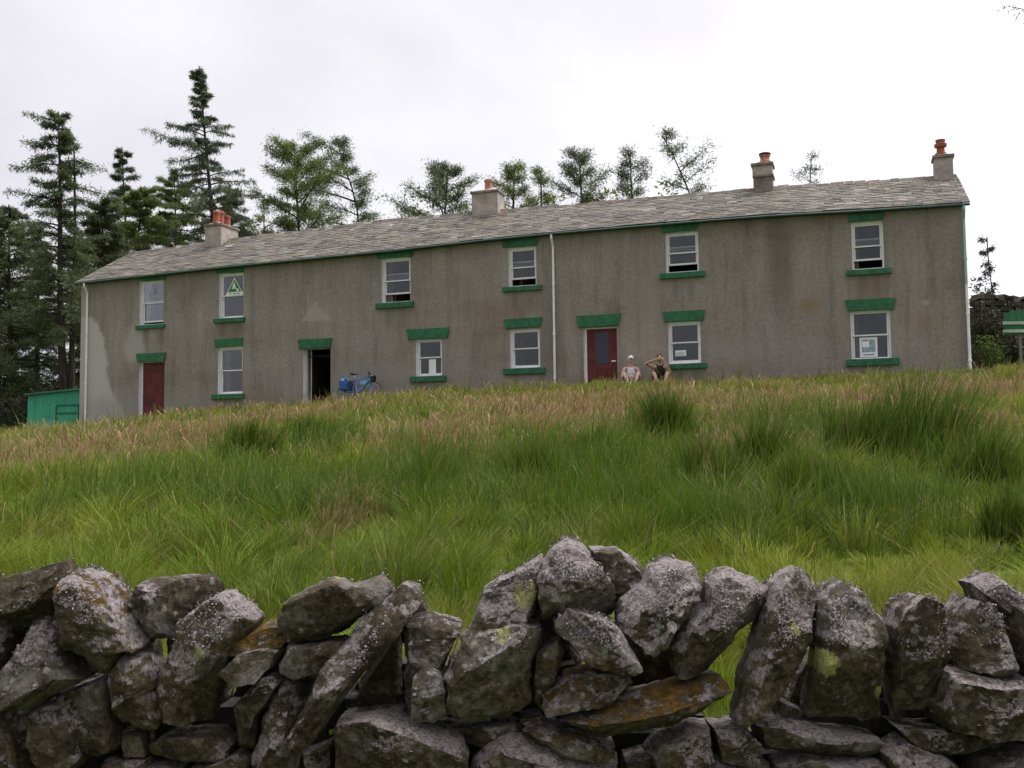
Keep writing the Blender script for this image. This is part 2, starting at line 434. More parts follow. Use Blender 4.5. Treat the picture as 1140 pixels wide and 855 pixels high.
dv = t.nodes.new('ShaderNodeVectorMath'); dv.operation = 'DIVIDE'
den = t.nodes.new('ShaderNodeCombineXYZ'); zz = wt.math('ADD', wt.math('MAXIMUM', Z, 0.0), 0.32)
for i in range(3): t.links.new(zz, den.inputs[i])
t.links.new(d, dv.inputs[0]); t.links.new(den.outputs[0], dv.inputs[1])
cl = wt.noise(wt.mapping(dv.outputs[0], (1.0, 0.75, 0.3), (3.1, 0.4, 0)), 1.25, 6, 0.5, 0.35)
base = wt.ramp(cl, [(0.30, (5.3, 5.1, 5.6)), (0.44, (6.2, 6.02, 6.4)), (0.56, (7.0, 6.9, 7.08)), (0.68, (7.9, 7.9, 7.9))])
# brighter veil of cloud towards the hidden sun and overhead
dt = t.nodes.new('ShaderNodeVectorMath'); dt.operation = 'DOT_PRODUCT'; t.links.new(d, dt.inputs[0]); dt.inputs[1].default_value = sdir
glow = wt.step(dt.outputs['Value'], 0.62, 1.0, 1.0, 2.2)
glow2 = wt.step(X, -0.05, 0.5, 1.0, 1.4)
zen = wt.math('MULTIPLY', wt.step(Z, 0.50, 1.0, 1.0, 2.7), wt.step(Yc, -0.75, 0.35, 0.52, 1.0))  # unseen sky shaped for top light: zenith boosted, sky behind camera dimmed
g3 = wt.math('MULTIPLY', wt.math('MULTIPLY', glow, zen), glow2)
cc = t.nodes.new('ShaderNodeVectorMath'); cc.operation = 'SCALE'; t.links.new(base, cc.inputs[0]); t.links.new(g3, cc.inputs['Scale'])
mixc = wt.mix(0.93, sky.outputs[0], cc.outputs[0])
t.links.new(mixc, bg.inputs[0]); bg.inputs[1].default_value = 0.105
L = bpy.data.lights.new('sun', 'SUN'); L.energy = 1.5; L.angle = math.radians(12); L.color = (1.0, 0.96, 0.9)
lo = bpy.data.objects.new('sun', L); COL.objects.link(lo); lo.rotation_euler = sdir.to_track_quat('Z', 'Y').to_euler()
vs = scene.view_settings; vs.view_transform = 'Standard'; vs.look = 'None'; vs.exposure = 0.5; vs.gamma = 1.0; vs.use_curve_mapping = False
scene.cycles.max_bounces = 6; scene.cycles.diffuse_bounces = 3; scene.cycles.transparent_max_bounces = 12
scene.cycles.use_denoising = True
# ------------------------------------------------------------------ house
ZB = float(z_foot(0.0)) - 0.5
HM = Matrix(((ex[0], ny[0], 0, HO[0]), (ex[1], ny[1], 0, HO[1]), (0, 0, 1, ZB), (0, 0, 0, 1)))
house = empty('house', matrix=HM, label='long two storey grey brown rendered house with slate roof and green trimmed sash windows', cat='house')
WD = 6.0; TH = 0.5
EAVE_PX = [(88, 318), (100, 316.5), (256, 299.5), (345, 291), (438, 282), (545, 270), (616, 263), (760, 251), (860, 243.5), (960, 238), (1073, 231)]
RIDGE_PX = [(160, 281), (190, 277), (250, 268), (330, 259), (430, 246), (540, 236.5), (650, 228), (760, 218.5), (860, 210), (960, 203.5), (1062, 197)]
_eu, _ez = np.array([on_wall(*p) for p in EAVE_PX]).T; _ez = _ez - ZB
_ru, _rz = np.array([on_wall(*p, off=WD / 2) for p in RIDGE_PX]).T; _rz = _rz - ZB
zeave = lambda u: float(np.interp(u, _eu, _ez))
zridge = lambda u: float(np.interp(u, _ru, _rz))
lz = lambda u: float(z_foot(u)) - ZB          # local ground height at the foot

def opening(x0, x1, y0, y1):
    um = [on_wall(x0, (y0 + y1) / 2)[0], on_wall(x1, (y0 + y1) / 2)[0]]
    zt = on_wall((x0 + x1) / 2, y0)[1] - ZB; zb = on_wall((x0 + x1) / 2, y1)[1] - ZB
    return um[0], um[1], zb, zt

# the photographed outlines: opening, lintel (x0,x1,y0,y1), sill, style
WINS = [((155.5, 182, 312, 362), (157, 186, 306, 312), (152, 184, 361.5, 366), 'ajar', 'sash window nearest the left corner with its lower sash ajar'),
        ((244, 271, 303.5, 354.5), (240, 272, 297, 303.5), (239, 273, 354, 359), 'shut', None),
        ((425, 457, 287, 337), (419, 461, 279, 287), (419, 461, 336.5, 343), 'open', 'sash window with both sashes drawn open'),
        ((566, 597, 275, 319), (559, 600, 266.5, 274.5), (560, 604, 318.5, 324), 'open', None),
        ((741, 777.5, 258, 303.5), (736, 778, 250.5, 258), (735, 785, 303, 309.5), 'open', None),
        ((948, 984, 246.5, 300), (943, 985, 237.5, 246), (942, 992.5, 299.5, 306), 'open', None),
        ((242.5, 270, 386, 439), (239, 271, 377, 386), (236.5, 272.5, 438.5, 444), 'shut', None),
        ((463, 492, 377, 419), (453, 501, 365.5, 377), (457, 497, 418.5, 425), 'shut', None),
        ((568, 601, 366, 410), (561, 604, 354.5, 365), (561, 607, 409.5, 416.5), 'shut', None),
        ((744, 780, 358, 404.5), (738, 785, 346, 357.5), (746, 787, 404.5, 410.5), 'shut', None),
        ((947, 992, 344.5, 401.5), (941, 997, 332.5, 345), (942, 1001, 399, 407), 'shut', None)]
DOORS = [((154.5, 183, 402, 466), (152, 185, 393, 402.5), 'plank'),
         ((337.5, 368, 387, 453), (332, 370, 377, 387.5), 'open'),
         ((650, 687, 364, 429), (642, 691.5, 350.5, 363.5), 'glazed')]
OPS = [opening(*w[0]) for w in WINS] + [opening(*d[0]) for d in DOORS]
for i in range(len(WINS), len(OPS)):
    u0, u1, zb, zt = OPS[i]; OPS[i] = (u0, u1, lz((u0 + u1) / 2) - 0.02, zt)

# --- wall material: weathered roughcast
t = NT('roughcast_render'); o = t.coord(); X, Y, Z = t.sep(o)
warp = t.noise(o, 1.5, 8, 0.75); warpc = t.math('SUBTRACT', warp, 0.5)
fine = t.noise(o, 9, 6, 0.75); streak = t.noise(t.mapping(o, (2.3, 1, 0.22)), 1.0, 6, 0.7); big = t.noise(t.mapping(o, (0.35, 1, 0.5)), 1.0, 4, 0.6)
c = t.ramp(big, [(0.3, (0.220, 0.179, 0.148)), (0.44, (0.276, 0.237, 0.208)), (0.56, (0.288, 0.256, 0.234)), (0.70, (0.345, 0.296, 0.255))])
c = t.mix(0.66, c, t.ramp(streak, [(0.28, (0.52, 0.50, 0.48)), (0.5, (1, 1, 1)), (0.75, (1.22, 1.2, 1.16))]), 'MULTIPLY')
c = t.mix(0.75, c, t.ramp(fine, [(0.28, (0.62, 0.61, 0.60)), (0.5, (1, 1, 1)), (0.74, (1.38, 1.36, 1.34))]), 'MULTIPLY')
sp = t.noise(o, 38, 3, 0.6)
c = t.mix(0.5, c, t.ramp(sp, [(0.3, (0.6, 0.6, 0.6)), (0.7, (1.35, 1.35, 1.35))]), 'MULTIPLY')
def blob(px, py, rx, ry, colour, s, soft=0.45, wob=1.3, tri=False):
    global c
    u, z = on_wall(px, py); z -= ZB; k = 0.031 if px > 500 else 0.038
    kx = abs(on_wall(px + 1, py)[0] - u)
    dx = t.math('DIVIDE', t.math('SUBTRACT', X, u), rx * kx); dz = t.math('DIVIDE', t.math('SUBTRACT', Z, z), ry * k)
    dd = t.math('SQRT', t.math('ADD', t.math('MULTIPLY', dx, dx), t.math('MULTIPLY', dz, dz)))
    if tri: dd = t.math('MAXIMUM', t.math('ADD', t.math('ABSOLUTE', dx), t.math('MULTIPLY', t.math('ADD', dz, 1.0), 0.5)), t.math('MULTIPLY', dz, -1.0))
    dd = t.math('ADD', dd, t.math('MULTIPLY', warpc, wob))
    f = t.step(dd, 1.0 - soft, 1.0 + soft, s, 0.0)
    c = t.mix(f, c, colour)
PALE = (0.50, 0.462, 0.452)
# pale repaired render up the left corner; its edge leans out towards the foot
ub, zbt = zip(*[on_wall(*p) for p in [(103, 352), (113, 372), (119, 400), (121, 425), (131, 446), (146, 472)]])
fc = t.n.new('ShaderNodeFloatCurve'); cu = fc.mapping.curves[0]
zz = [q - ZB for q in zbt]; zlo, zhi = min(zz), max(zz)
pts = sorted([((q - zlo) / (zhi - zlo), uu / 6.0) for q, uu in zip(zz, ub)])
cu.points[0].location = pts[0]; cu.points[1].location = pts[-1]
for p in pts[1:-1]: cu.points.new(*p)
fc.mapping.update()
mr = t.n.new('ShaderNodeMapRange'); t.set(mr.inputs[0], Z); mr.inputs[1].default_value = zlo; mr.inputs[2].default_value = zhi
t.t.links.new(mr.outputs[0], fc.inputs['Value'])
lim = t.math('MULTIPLY', fc.outputs[0], 6.0)
edge = t.math('SUBTRACT', t.math('ADD', X, t.math('MULTIPLY', warpc, 0.9)), lim)
f = t.math('MULTIPLY', t.step(edge, -0.14, 0.12, 0.88, 0.0), t.step(Z, zhi - 0.15, zhi + 0.1, 1, 0))
c = t.mix(f, c, PALE)
f = t.step(X, 0.30, 0.42, 0.55, 0.0); c = t.mix(f, c, (0.42, 0.375, 0.38))
blob(150, 384, 12, 20, (0.40, 0.37, 0.355), 0.8, 0.35)
blob(351, 346, 17, 10, (0.40, 0.37, 0.335), 0.6, 0.16, 0.5, True)
for bx, by, bh in ((440, 352, 11), (581, 334, 12), (760, 322, 13), (967, 318, 12), (170, 374, 9), (256, 452, 7), (478, 432, 8), (766, 416, 6), (970, 412, 6), (256, 366, 9)):
    blob(bx - 8, by, 3.2, bh, (0.125, 0.108, 0.088), 0.45, 0.8); blob(bx + 9, by + 1, 4.2, bh * .9, (0.13, 0.112, 0.09), 0.4, 0.8)
blob(615, 448, 520, 22, (0.15, 0.135, 0.11), 0.25, 0.7)
blob(150, 455, 70, 16, (0.32, 0.30, 0.28), 0.55, 0.6)
blob(440, 425, 120, 14, (0.29, 0.275, 0.255), 0.4, 0.6)
blob(902, 339, 12, 7, (0.235, 0.175, 0.09), 0.6, 0.7)
blob(1030, 359, 11, 9, (0.25, 0.19, 0.125), 0.5, 0.7)
blob(969, 321, 22, 14, (0.20, 0.145, 0.095), 0.5, 0.6)
blob(1030, 337, 5, 3, (0.36, 0.33, 0.27), 0.8, 0.4)
blob(560, 345, 40, 12, (0.20, 0.145, 0.10), 0.4, 0.6)
blob(256, 368, 20, 9, (0.17, 0.135, 0.09), 0.55, 0.6)
blob(868, 285, 13, 60, (0.10, 0.088, 0.072), 0.5, 0.7)
blob(720, 335, 12, 45, (0.31, 0.285, 0.25), 0.45, 0.7)
blob(840, 395, 26, 20, (0.31, 0.29, 0.26), 0.4, 0.6)
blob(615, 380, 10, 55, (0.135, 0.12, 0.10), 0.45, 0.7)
h = t.math('ADD', t.noise(o, 55, 4, 0.7), t.math('MULTIPLY', fine, 0.8))
t.bump(h, 0.55, 0.03)
wall_m = t.fin(c, 0.95, 0.1)
white_m = simple('white_paint', (0.80, 0.80, 0.82), 0.45, 0.06, 5)
reveal_m = simple('reveal_paint', (0.76, 0.75, 0.76), 0.6, 0.10, 4)
def worn(name, c, under, rough=.55, scale=7, amount=.64):
    """old gloss paint: blotchy, chipped back to what lies under it"""
    t = NT(name); o = t.coord(); n = t.noise(o, scale, 5, .65); ch = t.noise(o, 13, 6, .75)
    k = t.ramp(n, [(.3, tuple(q * .62 for q in c)), (.5, c), (.72, tuple(min(1, q * 1.4 + .012) for q in c))])
    k = t.mix(t.step(ch, amount, amount + .05, 0, .85), k, under); t.bump(ch, .3, .01)
    return t.fin(k, rough, .35)
green_m = worn('green_paint', (0.020, 0.125, 0.058), (0.17, 0.16, 0.14))
gutter_m = simple('gutter_paint', (0.03, 0.075, 0.06), 0.45, 0.2, 3)
red_m = worn('red_door_paint', (0.115, 0.016, 0.018), (0.05, 0.03, 0.025), .55, 3, .66)
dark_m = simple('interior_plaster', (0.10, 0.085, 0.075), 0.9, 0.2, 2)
dark_leaf = simple('door_leaf_shaded', (.018, .013, .012), .6, .2, 3)  # leaf face coloured near-black, carrying the shade of the unlit doorway
frame_brown = simple('door_frame_paint', (0.55, 0.54, 0.52), 0.5, 0.1, 3)
t = NT('window_glass'); t.fin((0.5, 0.5, 0.52), 0.03)
gl = t.n.new('ShaderNodeBsdfGlossy'); gl.inputs['Roughness'].default_value = 0.04; gl.inputs['Color'].default_value = (0.92, 0.94, 1, 1)
tr = t.n.new('ShaderNodeBsdfTransparent'); tr.inputs[0].default_value = (0.86, 0.87, 0.88, 1)
lw = t.n.new('ShaderNodeFresnel'); lw.inputs['IOR'].default_value = 1.52
wv = t.noise(t.coord(), 1.3, 2); bn = t.n.new('ShaderNodeBump'); bn.inputs['Strength'].default_value = 0.10; bn.inputs['Distance'].default_value = 0.05
t.set(bn.inputs['Height'], wv); t.t.links.new(bn.outputs[0], gl.inputs['Normal'])
mx = t.n.new('ShaderNodeMixShader'); t.set(mx.inputs[0], t.math('MULTIPLY', lw.outputs[0], 1.35, clamp=True))
t.t.links.new(tr.outputs[0], mx.inputs[1]); t.t.links.new(gl.outputs[0], mx.inputs[2]); t.t.links.new(mx.outputs[0], t.out.inputs[0])
glass_m = t.m

# --- outer walls, with real openings
mb = MB()
us = sorted({0.0, HLEN} | {q for o_ in OPS for q in o_[:2]} | set(np.arange(1.0, HLEN - .3, 1.5).tolist()))
zs = sorted({-0.3} | {q for o_ in OPS for q in o_[2:]})
ztop = max(zs) + 0.001
def inside(u, z): return any(a < u < b and c_ < z < d_ for a, b, c_, d_ in OPS)
def P(u, z, k): return (u, 0.0, z if k < len(zs) else zeave(u) + 0.03)
for i in range(len(us) - 1):
    for k in range(len(zs)):
        za = zs[k]; zb_ = zs[k + 1] if k + 1 < len(zs) else None
        um = (us[i] + us[i + 1]) / 2; zm = (za + zb_) / 2 if zb_ is not None else za + 0.01
        if inside(um, zm): continue
        if zb_ is None or zb_ > min(zeave(us[i]), zeave(us[i + 1])):
            if za >= min(zeave(us[i]), zeave(us[i + 1])): continue
            mb.add([(us[i], 0, za), (us[i + 1], 0, za), (us[i + 1], 0, zeave(us[i + 1]) + 0.03), (us[i], 0, zeave(us[i]) + 0.03)], [(0, 1, 2, 3)])
            continue
        mb.add([(us[i], 0, za), (us[i + 1], 0, za), (us[i + 1], 0, zb_), (us[i], 0, zb_)], [(0, 1, 2, 3)])
for a, b, c_, d_ in OPS:                     # white painted reveals
    mb.add([(a, 0, c_), (a, 0, d_), (a, TH, d_), (a, TH, c_)], [(0, 1, 2, 3)], 1)
    mb.add([(b, 0, c_), (b, TH, c_), (b, TH, d_), (b, 0, d_)], [(0, 1, 2, 3)], 0 if c_ < 1.4 and d_ - c_ > 1.75 else 1)
    mb.add([(a, 0, d_), (b, 0, d_), (b, TH, d_), (a, TH, d_)], [(0, 1, 2, 3)], 1)
    mb.add([(a, 0, c_), (a, TH, c_), (b, TH, c_), (b, 0, c_)], [(0, 1, 2, 3)], 1)
for u in (0.0, HLEN):                         # gables
    zr = zridge(u) - 0.05
    mb.add([(u, 0, -0.3), (u, WD, -0.3), (u, WD, zeave(u)), (u, WD / 2, zr), (u, 0, zeave(u) + 0.03)], [(0, 1, 2, 3, 4)])
mb.add([(0, WD, -0.3), (HLEN, WD, -0.3), (HLEN, WD, zeave(HLEN)), (0, WD, zeave(0))], [(3, 2, 1, 0)])
mb.build('wall', [wall_m, reveal_m], house)
# inside: rear skin of the facade, floor, upper floor, partitions so that rooms lie dark behind the glass
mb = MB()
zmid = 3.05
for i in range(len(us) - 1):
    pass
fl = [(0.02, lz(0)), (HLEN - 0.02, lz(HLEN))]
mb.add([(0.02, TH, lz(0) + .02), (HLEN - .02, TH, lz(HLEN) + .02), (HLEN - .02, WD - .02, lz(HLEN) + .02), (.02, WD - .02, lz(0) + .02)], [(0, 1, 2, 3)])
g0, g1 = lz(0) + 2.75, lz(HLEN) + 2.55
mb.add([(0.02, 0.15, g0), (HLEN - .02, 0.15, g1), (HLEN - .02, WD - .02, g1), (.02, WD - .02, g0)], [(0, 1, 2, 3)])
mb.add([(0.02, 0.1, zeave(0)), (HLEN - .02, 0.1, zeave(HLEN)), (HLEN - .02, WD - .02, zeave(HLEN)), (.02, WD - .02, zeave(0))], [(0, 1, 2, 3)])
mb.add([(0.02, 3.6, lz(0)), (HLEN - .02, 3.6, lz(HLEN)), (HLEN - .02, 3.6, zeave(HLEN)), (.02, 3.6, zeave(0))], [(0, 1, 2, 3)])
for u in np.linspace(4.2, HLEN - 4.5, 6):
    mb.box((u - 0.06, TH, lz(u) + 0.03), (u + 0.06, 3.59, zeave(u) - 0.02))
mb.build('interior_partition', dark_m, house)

# --- windows
def trim_lintel(px, parent, proud=0.05):
    u0, u1, zb, zt = opening(*px); s = (u1 - u0) * 0.045; j = random.uniform(-.012, .012)
    h_ = random.uniform(-.012, .012)
    MB().prism([(u0 + s + j, zb), (u1 - s + j, zb + h_), (u1 + j, zt + h_), (u0, zt)], -proud, 0.09).build('lintel', green_m, parent, bevel=0.008)
def sash(u0, u1, z0, z1, y, parent, meet='bottom'):
    w = 0.05; mb = MB()
    mb.box((u0, y, z0), (u1, y + 0.045, z0 + w * (1.2 if meet == 'top' else 0.9)))
    mb.box((u0, y, z1 - w), (u1, y + 0.045, z1))
    mb.box((u0, y + .001, z0 + w * .9), (u0 + w, y + 0.044, z1 - w)); mb.box((u1 - w, y + .001, z0 + w * .9), (u1, y + 0.044, z1 - w))
    mb.build('sash', white_m, parent, bevel=0.004)
    MB().box((u0 + w * .8, y + 0.018, z0 + w * .8), (u1 - w * .8, y + 0.024, z1 - w * .8)).build('pane', glass_m, parent)
curtain_m = simple('net_curtain', (0.30, 0.22, 0.22), 0.9, 0.2, 3)
for i, (op, lin, sil, style, lab) in enumerate(WINS):
    u0, u1, z0, z1 = OPS[i]
    yf = 0.11; fw = 0.06; e = 0.004
    mb = MB()
    mb.box((u0 + e, yf, z0 + e), (u0 + fw, yf + 0.13, z1 - e)); mb.box((u1 - fw, yf, z0 + e), (u1 - e, yf + 0.13, z1 - e))
    mb.box((u0 + fw, yf + .002, z1 - fw), (u1 - fw, yf + 0.128, z1 - e)); mb.box((u0 + fw, yf - 0.02, z0 + e), (u1 - fw, yf + 0.128, z0 + fw * 0.9))
    win = mb.build('window', white_m, house, bevel=0.004)
    if lab: win['label'] = lab
    a, b, c_, d_ = u0 + fw + .003, u1 - fw - .003, z0 + fw * .9 + .003, z1 - fw - .003
    H = d_ - c_; mid = c_ + H * 0.5
    if style == 'open':
        sash(a, b, mid - 0.02, d_, yf + 0.02, win)
        sash(a, b, c_ + H * 0.185, mid + H * 0.185, yf + 0.075, win, 'top')
    elif style == 'ajar':
        sash(a, b, mid - 0.02, d_, yf + 0.02, win); sash(a, b, c_ + 0.09, mid + 0.11, yf + 0.075, win, 'top')
    else:
        sash(a, b, mid - 0.01, d_, yf + 0.02, win); sash(a, b, c_, mid + 0.04, yf + 0.075, win, 'top')
    trim_lintel(lin, win, 0.055)
    s0, s1, sb, st = opening(*sil)
    MB().hexa([(s0, -0.10, sb), (s1, -0.10, sb), (s1, yf - 0.022, sb), (s0, yf - 0.022, sb),
               (s0, -0.10, st - 0.01), (s1, -0.10, st - 0.01), (s1, yf - 0.022, max(st, z0 - .004)), (s0, yf - 0.022, max(st, z0 - .004))]).build('sill', green_m, win, bevel=0.01)
    if i in (6, 0, 5, 8, 10, 2):                        # a drawn-back curtain at the left jamb
        mb = MB(); vs = []; n = 14; cw = (b - a) * {6: .26, 0: .2, 5: .16, 8: .14, 10: .15, 2: .22}[i]
        for k in range(n):
            uu = a + cw * k / (n - 1); yy = yf + 0.22 + 0.02 * math.sin(k * 1.9)
            vs += [(uu, yy, c_), (uu, yy, d_)]
        mb.add(vs, [(2 * k, 2 * k + 2, 2 * k + 3, 2 * k + 1) for k in range(n - 1)]); mb.build('curtain', curtain_m, win)

# --- doors
bp_dark = simple('blue_glass', (0.012, 0.016, 0.045), 0.12, 0.25, 4, spec=0.6)
brass_m = simple('pale_metal', (0.62, 0.62, 0.62), 0.35, 0.1, 4, metal=0.6)
for k, (op, lin, style) in enumerate(DOORS):
    u0, u1, z0, z1 = OPS[len(WINS) + k]; fw = 0.075; e = .004
    fr = MB(); fr.box((u0 + e, 0.14, z0 + e), (u0 + fw, 0.25, z1 - e)); fr.box((u1 - .022, 0.165, z0 + e), (u1 - e, 0.25, z1 - e)); fr.box((u0 + fw, 0.142, z1 - fw * .6), (u1 - .024, 0.248, z1 - e))
    if style == 'open':
        dr = fr.build('doorway', frame_brown, house); dr['label'] = 'open doorway with pale frame and dark room behind'
        # door leaf swung inwards, seen on edge
        MB().box((u0 + fw + 0.10, 0.262, z0 + .02), (u0 + fw + 0.135, 0.285, z1 - fw)).build('door_edge', frame_brown, dr); MB().box((u0 + fw + 0.10, 0.286, z0 + .02), (u0 + fw + 0.14, 1.1, z1 - fw)).build('door_leaf', dark_leaf, dr)
    else:
        a, b, c_, d_ = u0 + fw + .003, u1 - .025, z0 + .012, z1 - fw * .6 - .003
        mb = MB(); n = 6
        for q in range(n):
            x0 = a + (b - a) * q / n; x1 = a + (b - a) * (q + 1) / n
            mb.box((x0 + .004, 0.16, c_), (x1 - .004, 0.20, d_))
        mb.box((a, 0.172, c_), (b, 0.199, d_ - .002))
        dr = mb.build('door', red_m, house)
        dr['label'] = 'plain red plank door' if style == 'plank' else 'red door with dark blue glazed panel'
        fr.build('door_frame', white_m, dr)
        if style == 'glazed':
            W_ = b - a; ga, gb = a + W_ * .28, a + W_ * .72; gz0 = c_ + (d_ - c_) * .42; gz1 = d_ - (d_ - c_) * .06
            MB().box((ga, 0.148, gz0), (gb, 0.159, gz1)).build('glazing', bp_dark, dr)
            gm = MB()
            for q in range(1, 6): zc = gz0 + (gz1 - gz0) * q / 6; gm.box((ga, 0.143, zc - .012), (gb, 0.1475, zc + .012))
            gm.box(((ga + gb) / 2 - .012, 0.1425, gz0), ((ga + gb) / 2 + .012, 0.1470, gz1))
            gm.build('glazing_bar', simple('blue_bar', (0.07, 0.035, 0.055), 0.5), dr)
            hx = b - W_ * .10; hz = c_ + (d_ - c_) * .46
            MB().box((hx - .10, 0.135, hz - .025), (hx + .05, 0.159, hz + .025)).build('handle', white_m, dr, bevel=.006)
    trim_lintel(lin, dr, 0.06)

# --- roof of separate slates
PI = math.pi
YE = -0.24
def roofp(u, s, side=1):
    z0 = zeave(u) + 0.22; z1 = zridge(u)
    # the slope overhangs the wall a little: s runs from the eave edge to the ridge
    y = YE + (WD / 2 - YE) * s; z = z0 + (z1 - z0) * (y / (WD / 2))
    if side < 0: y = WD - y
    return np.array([u, y, z])
mb = MB()
NC = 17
def edge_u0(): return -0.16
sl_rng = random.Random(11)
for j in range(NC):
    f0 = (j / NC) ** 1.12; f1 = ((j + 1) / NC) ** 1.12; ds = f1 - f0
    wmean = 0.42 - 0.16 * j / NC
    u = -0.16 - sl_rng.random() * 0.2
    while u < HLEN + 0.14:
        w_ = wmean * sl_rng.uniform(0.6, 1.45); a = max(u, -0.16); b = min(u + w_, HLEN + 0.16); u += w_
        if b - a < 0.05: continue
        g = 0.006; th = sl_rng.uniform(0.014, 0.026); l0 = sl_rng.uniform(0.018, 0.034); ext = min(1.0, f1 + ds * 0.35)
        sag = sl_rng.uniform(-0.010, 0.010); d0 = sl_rng.uniform(-.012, .012)
        def q(uu, s, up, side): p = roofp(uu, s, side); nz = np.array([0, -0.53 * side, 0.85]); return tuple(p + nz * up)
        base = sl_rng.random()
        cc = np.array([0.114, 0.104, 0.093]) * sl_rng.choice((0.62, 0.82, 0.92, 1.0, 1.05, 1.2, 1.4)) * sl_rng.uniform(.85, 1.15)
        if base < 0.22: cc = cc * np.array([1.0, 0.99, 0.88])
        elif base < 0.36: cc = cc * np.array([1.12, 1.0, 0.95])
        elif base < 0.44: cc = cc * 1.5
        s0 = max(0, f0 + d0 * 0.3)
        for side in (1, -1):
            v = [q(a + g, s0, l0 - th, side), q(b - g, s0 + sag * .3, l0 - th + sag * .4, side), q(b - g, ext, 0.002, side), q(a + g, ext, 0.002, side),
                 q(a + g, s0, l0, side), q(b - g, s0 + sag * .3, l0 + sag * .4, side), q(b - g, ext, 0.002 + th * .4, side), q(a + g, ext, 0.002 + th * .4, side)]
            if side < 0: v = [v[1], v[0], v[3], v[2], v[5], v[4], v[7], v[6]]
            mb.hexa(v, 0, tuple(cc))
uu = list(np.linspace(-0.15, HLEN + 0.15, 40))
for side in (1, -1):                          # boarding under the slates
    vs = []
    for x_ in uu: vs += [roofp(x_, 0.004, side) + np.array([0, 0, -0.02]), roofp(x_, 1.0, side) + np.array([0, 0, -0.02])]
    mb.add(vs, [((2 * k, 2 * k + 2, 2 * k + 3, 2 * k + 1) if side > 0 else (2 * k, 2 * k + 1, 2 * k + 3, 2 * k + 2)) for k in range(len(uu) - 1)], 0, (0.06, 0.06, 0.055))
t = NT('roof_slate'); o = t.coord(); cA = t.attr('Col')
l1 = t.noise(o, 7, 6, 0.7); l2 = t.noise(o, 0.9, 5, 0.65); l3 = t.noise(o, 28, 4, 0.7)
c = t.mix(0.8, cA, t.ramp(l3, [(0.28, (0.55, 0.55, 0.55)), (0.72, (1.5, 1.48, 1.42))]), 'MULTIPLY')
c = t.mix(t.step(l1, 0.54, 0.66, 0, 0.75), c, (0.225, 0.215, 0.185))
c = t.mix(t.step(l2, 0.50, 0.68, 0, 0.6), c, (0.148, 0.140, 0.100))
c = t.mix(t.step(t.noise(t.mapping(o, (1, 1, 1), (9, 3, 1)), 1.6, 5, 0.7), 0.56, 0.70, 0, 0.5), c, (0.175, 0.14, 0.122))
t.bump(l3, 0.5, 0.02)
slate_m = t.fin(c, 0.85, 0.2)
mb.build('roof', slate_m, house)
roof_ob = bpy.data.objects['roof']
# ridge: a line of weathered ridge stones bedded in mortar
mb = MB(); u = -0.1; k = 0
while u < HLEN + 0.1:
    w_ = sl_rng.uniform(0.28, 0.5); b = min(u + w_, HLEN + 0.12); zc = zridge((u + b) / 2) + sl_rng.uniform(-.01, .03)
    r1_ = sl_rng.uniform(.13, .18); yc = WD / 2; hh = sl_rng.uniform(.05, .085)
    lit = sl_rng.random()
    cc = (0.17, 0.16, 0.14) if lit < .55 else ((0.25, 0.185, 0.15) if lit < .8 else (0.30, 0.275, 0.245))
    sh_ = sl_rng.uniform(.75, 1.15); cc = tuple(q * sh_ for q in cc)
    pr = [(-r1_, -.085), (-r1_ * .45, hh * .7), (0, hh), (r1_ * .45, hh * .7), (r1_, -.085)]
    j_ = sl_rng.uniform(-.012, .012)
    vs = [(u + .008, yc + p_[0], zc + p_[1]) for p_ in pr] + [(b - .008, yc + p_[0], zc + p_[1] + j_) for p_ in pr]
    mb.add(vs, [(i, i + 1, i + 6, i + 5) for i in range(4)] + [(4, 3, 2, 1, 0), (5, 6, 7, 8, 9)], 0, cc)
    u = b
t = NT('ridge_stone'); o = t.coord(); cA = t.attr('Col')
c = t.mix(0.8, cA, t.ramp(t.noise(o, 11, 6, .7), [(0.25, (.55, .55, .55)), (.75, (1.4, 1.4, 1.4))]), 'MULTIPLY')
t.bump(t.noise(o, 20, 4), .6, .03); ridge_m = t.fin(c, .9, .1)
mb.build('ridge_tiles', ridge_m, roof_ob)
# gutter
MB().tube([(u, YE - 0.025, zeave(u) + 0.03) for u in [-0.12] + list(_eu[1:-1]) + [HLEN + 0.14]], 0.043, 8).build('gutter', gutter_m, house, smooth=True)
# downpipes
pipe_m = simple('downpipe_paint', (0.78, 0.78, 0.80), 0.45, 0.08, 3)
def downpipe(px0, px1, top_m, lab, split=None):
    ua, _ = on_wall(*px0); ub_, _ = on_wall(*px1); um = (ua + ub_) / 2
    zt = zeave(um) + 0.0; zb = lz(um) - 0.05
    mb = MB(); path = [(um, YE - 0.03, zt), (um, YE - 0.03, zt - 0.12), (um, -0.075, zt - 0.38), (um, -0.075, zb)]
    mb.tube(path, 0.042, 8, 0)
    if split:
        mb = MB(); mb.tube(path[:3] + [(um, -0.075, zt - split)], 0.042, 8, 1); mb.tube([(um, -0.075, zt - split), (um, -0.075, zb)], 0.041, 8, 0)
    for f_ in (0.25, 0.6, 0.9): zc = zt - .4 + (zb - zt + .4) * f_; mb.tube([(um, -0.075, zc - .03), (um, -0.075, zc + .03)], 0.056, 8, 1 if split and f_ < .3 else 0)
    o_ = mb.build('downpipe', [pipe_m, top_m], house); o_['label'] = lab
pale_green = simple('pale_green_paint', (0.30, 0.46, 0.38), 0.5, 0.1, 3)
downpipe((98.5, 330), (96.5, 470), pipe_m, 'white downpipe near the left corner')
downpipe((616.2, 300), (619, 430), pipe_m, 'white downpipe between the middle windows')
downpipe((1072, 240), (1080, 405), pale_green, 'right corner downpipe, green above and white below', 2.4)
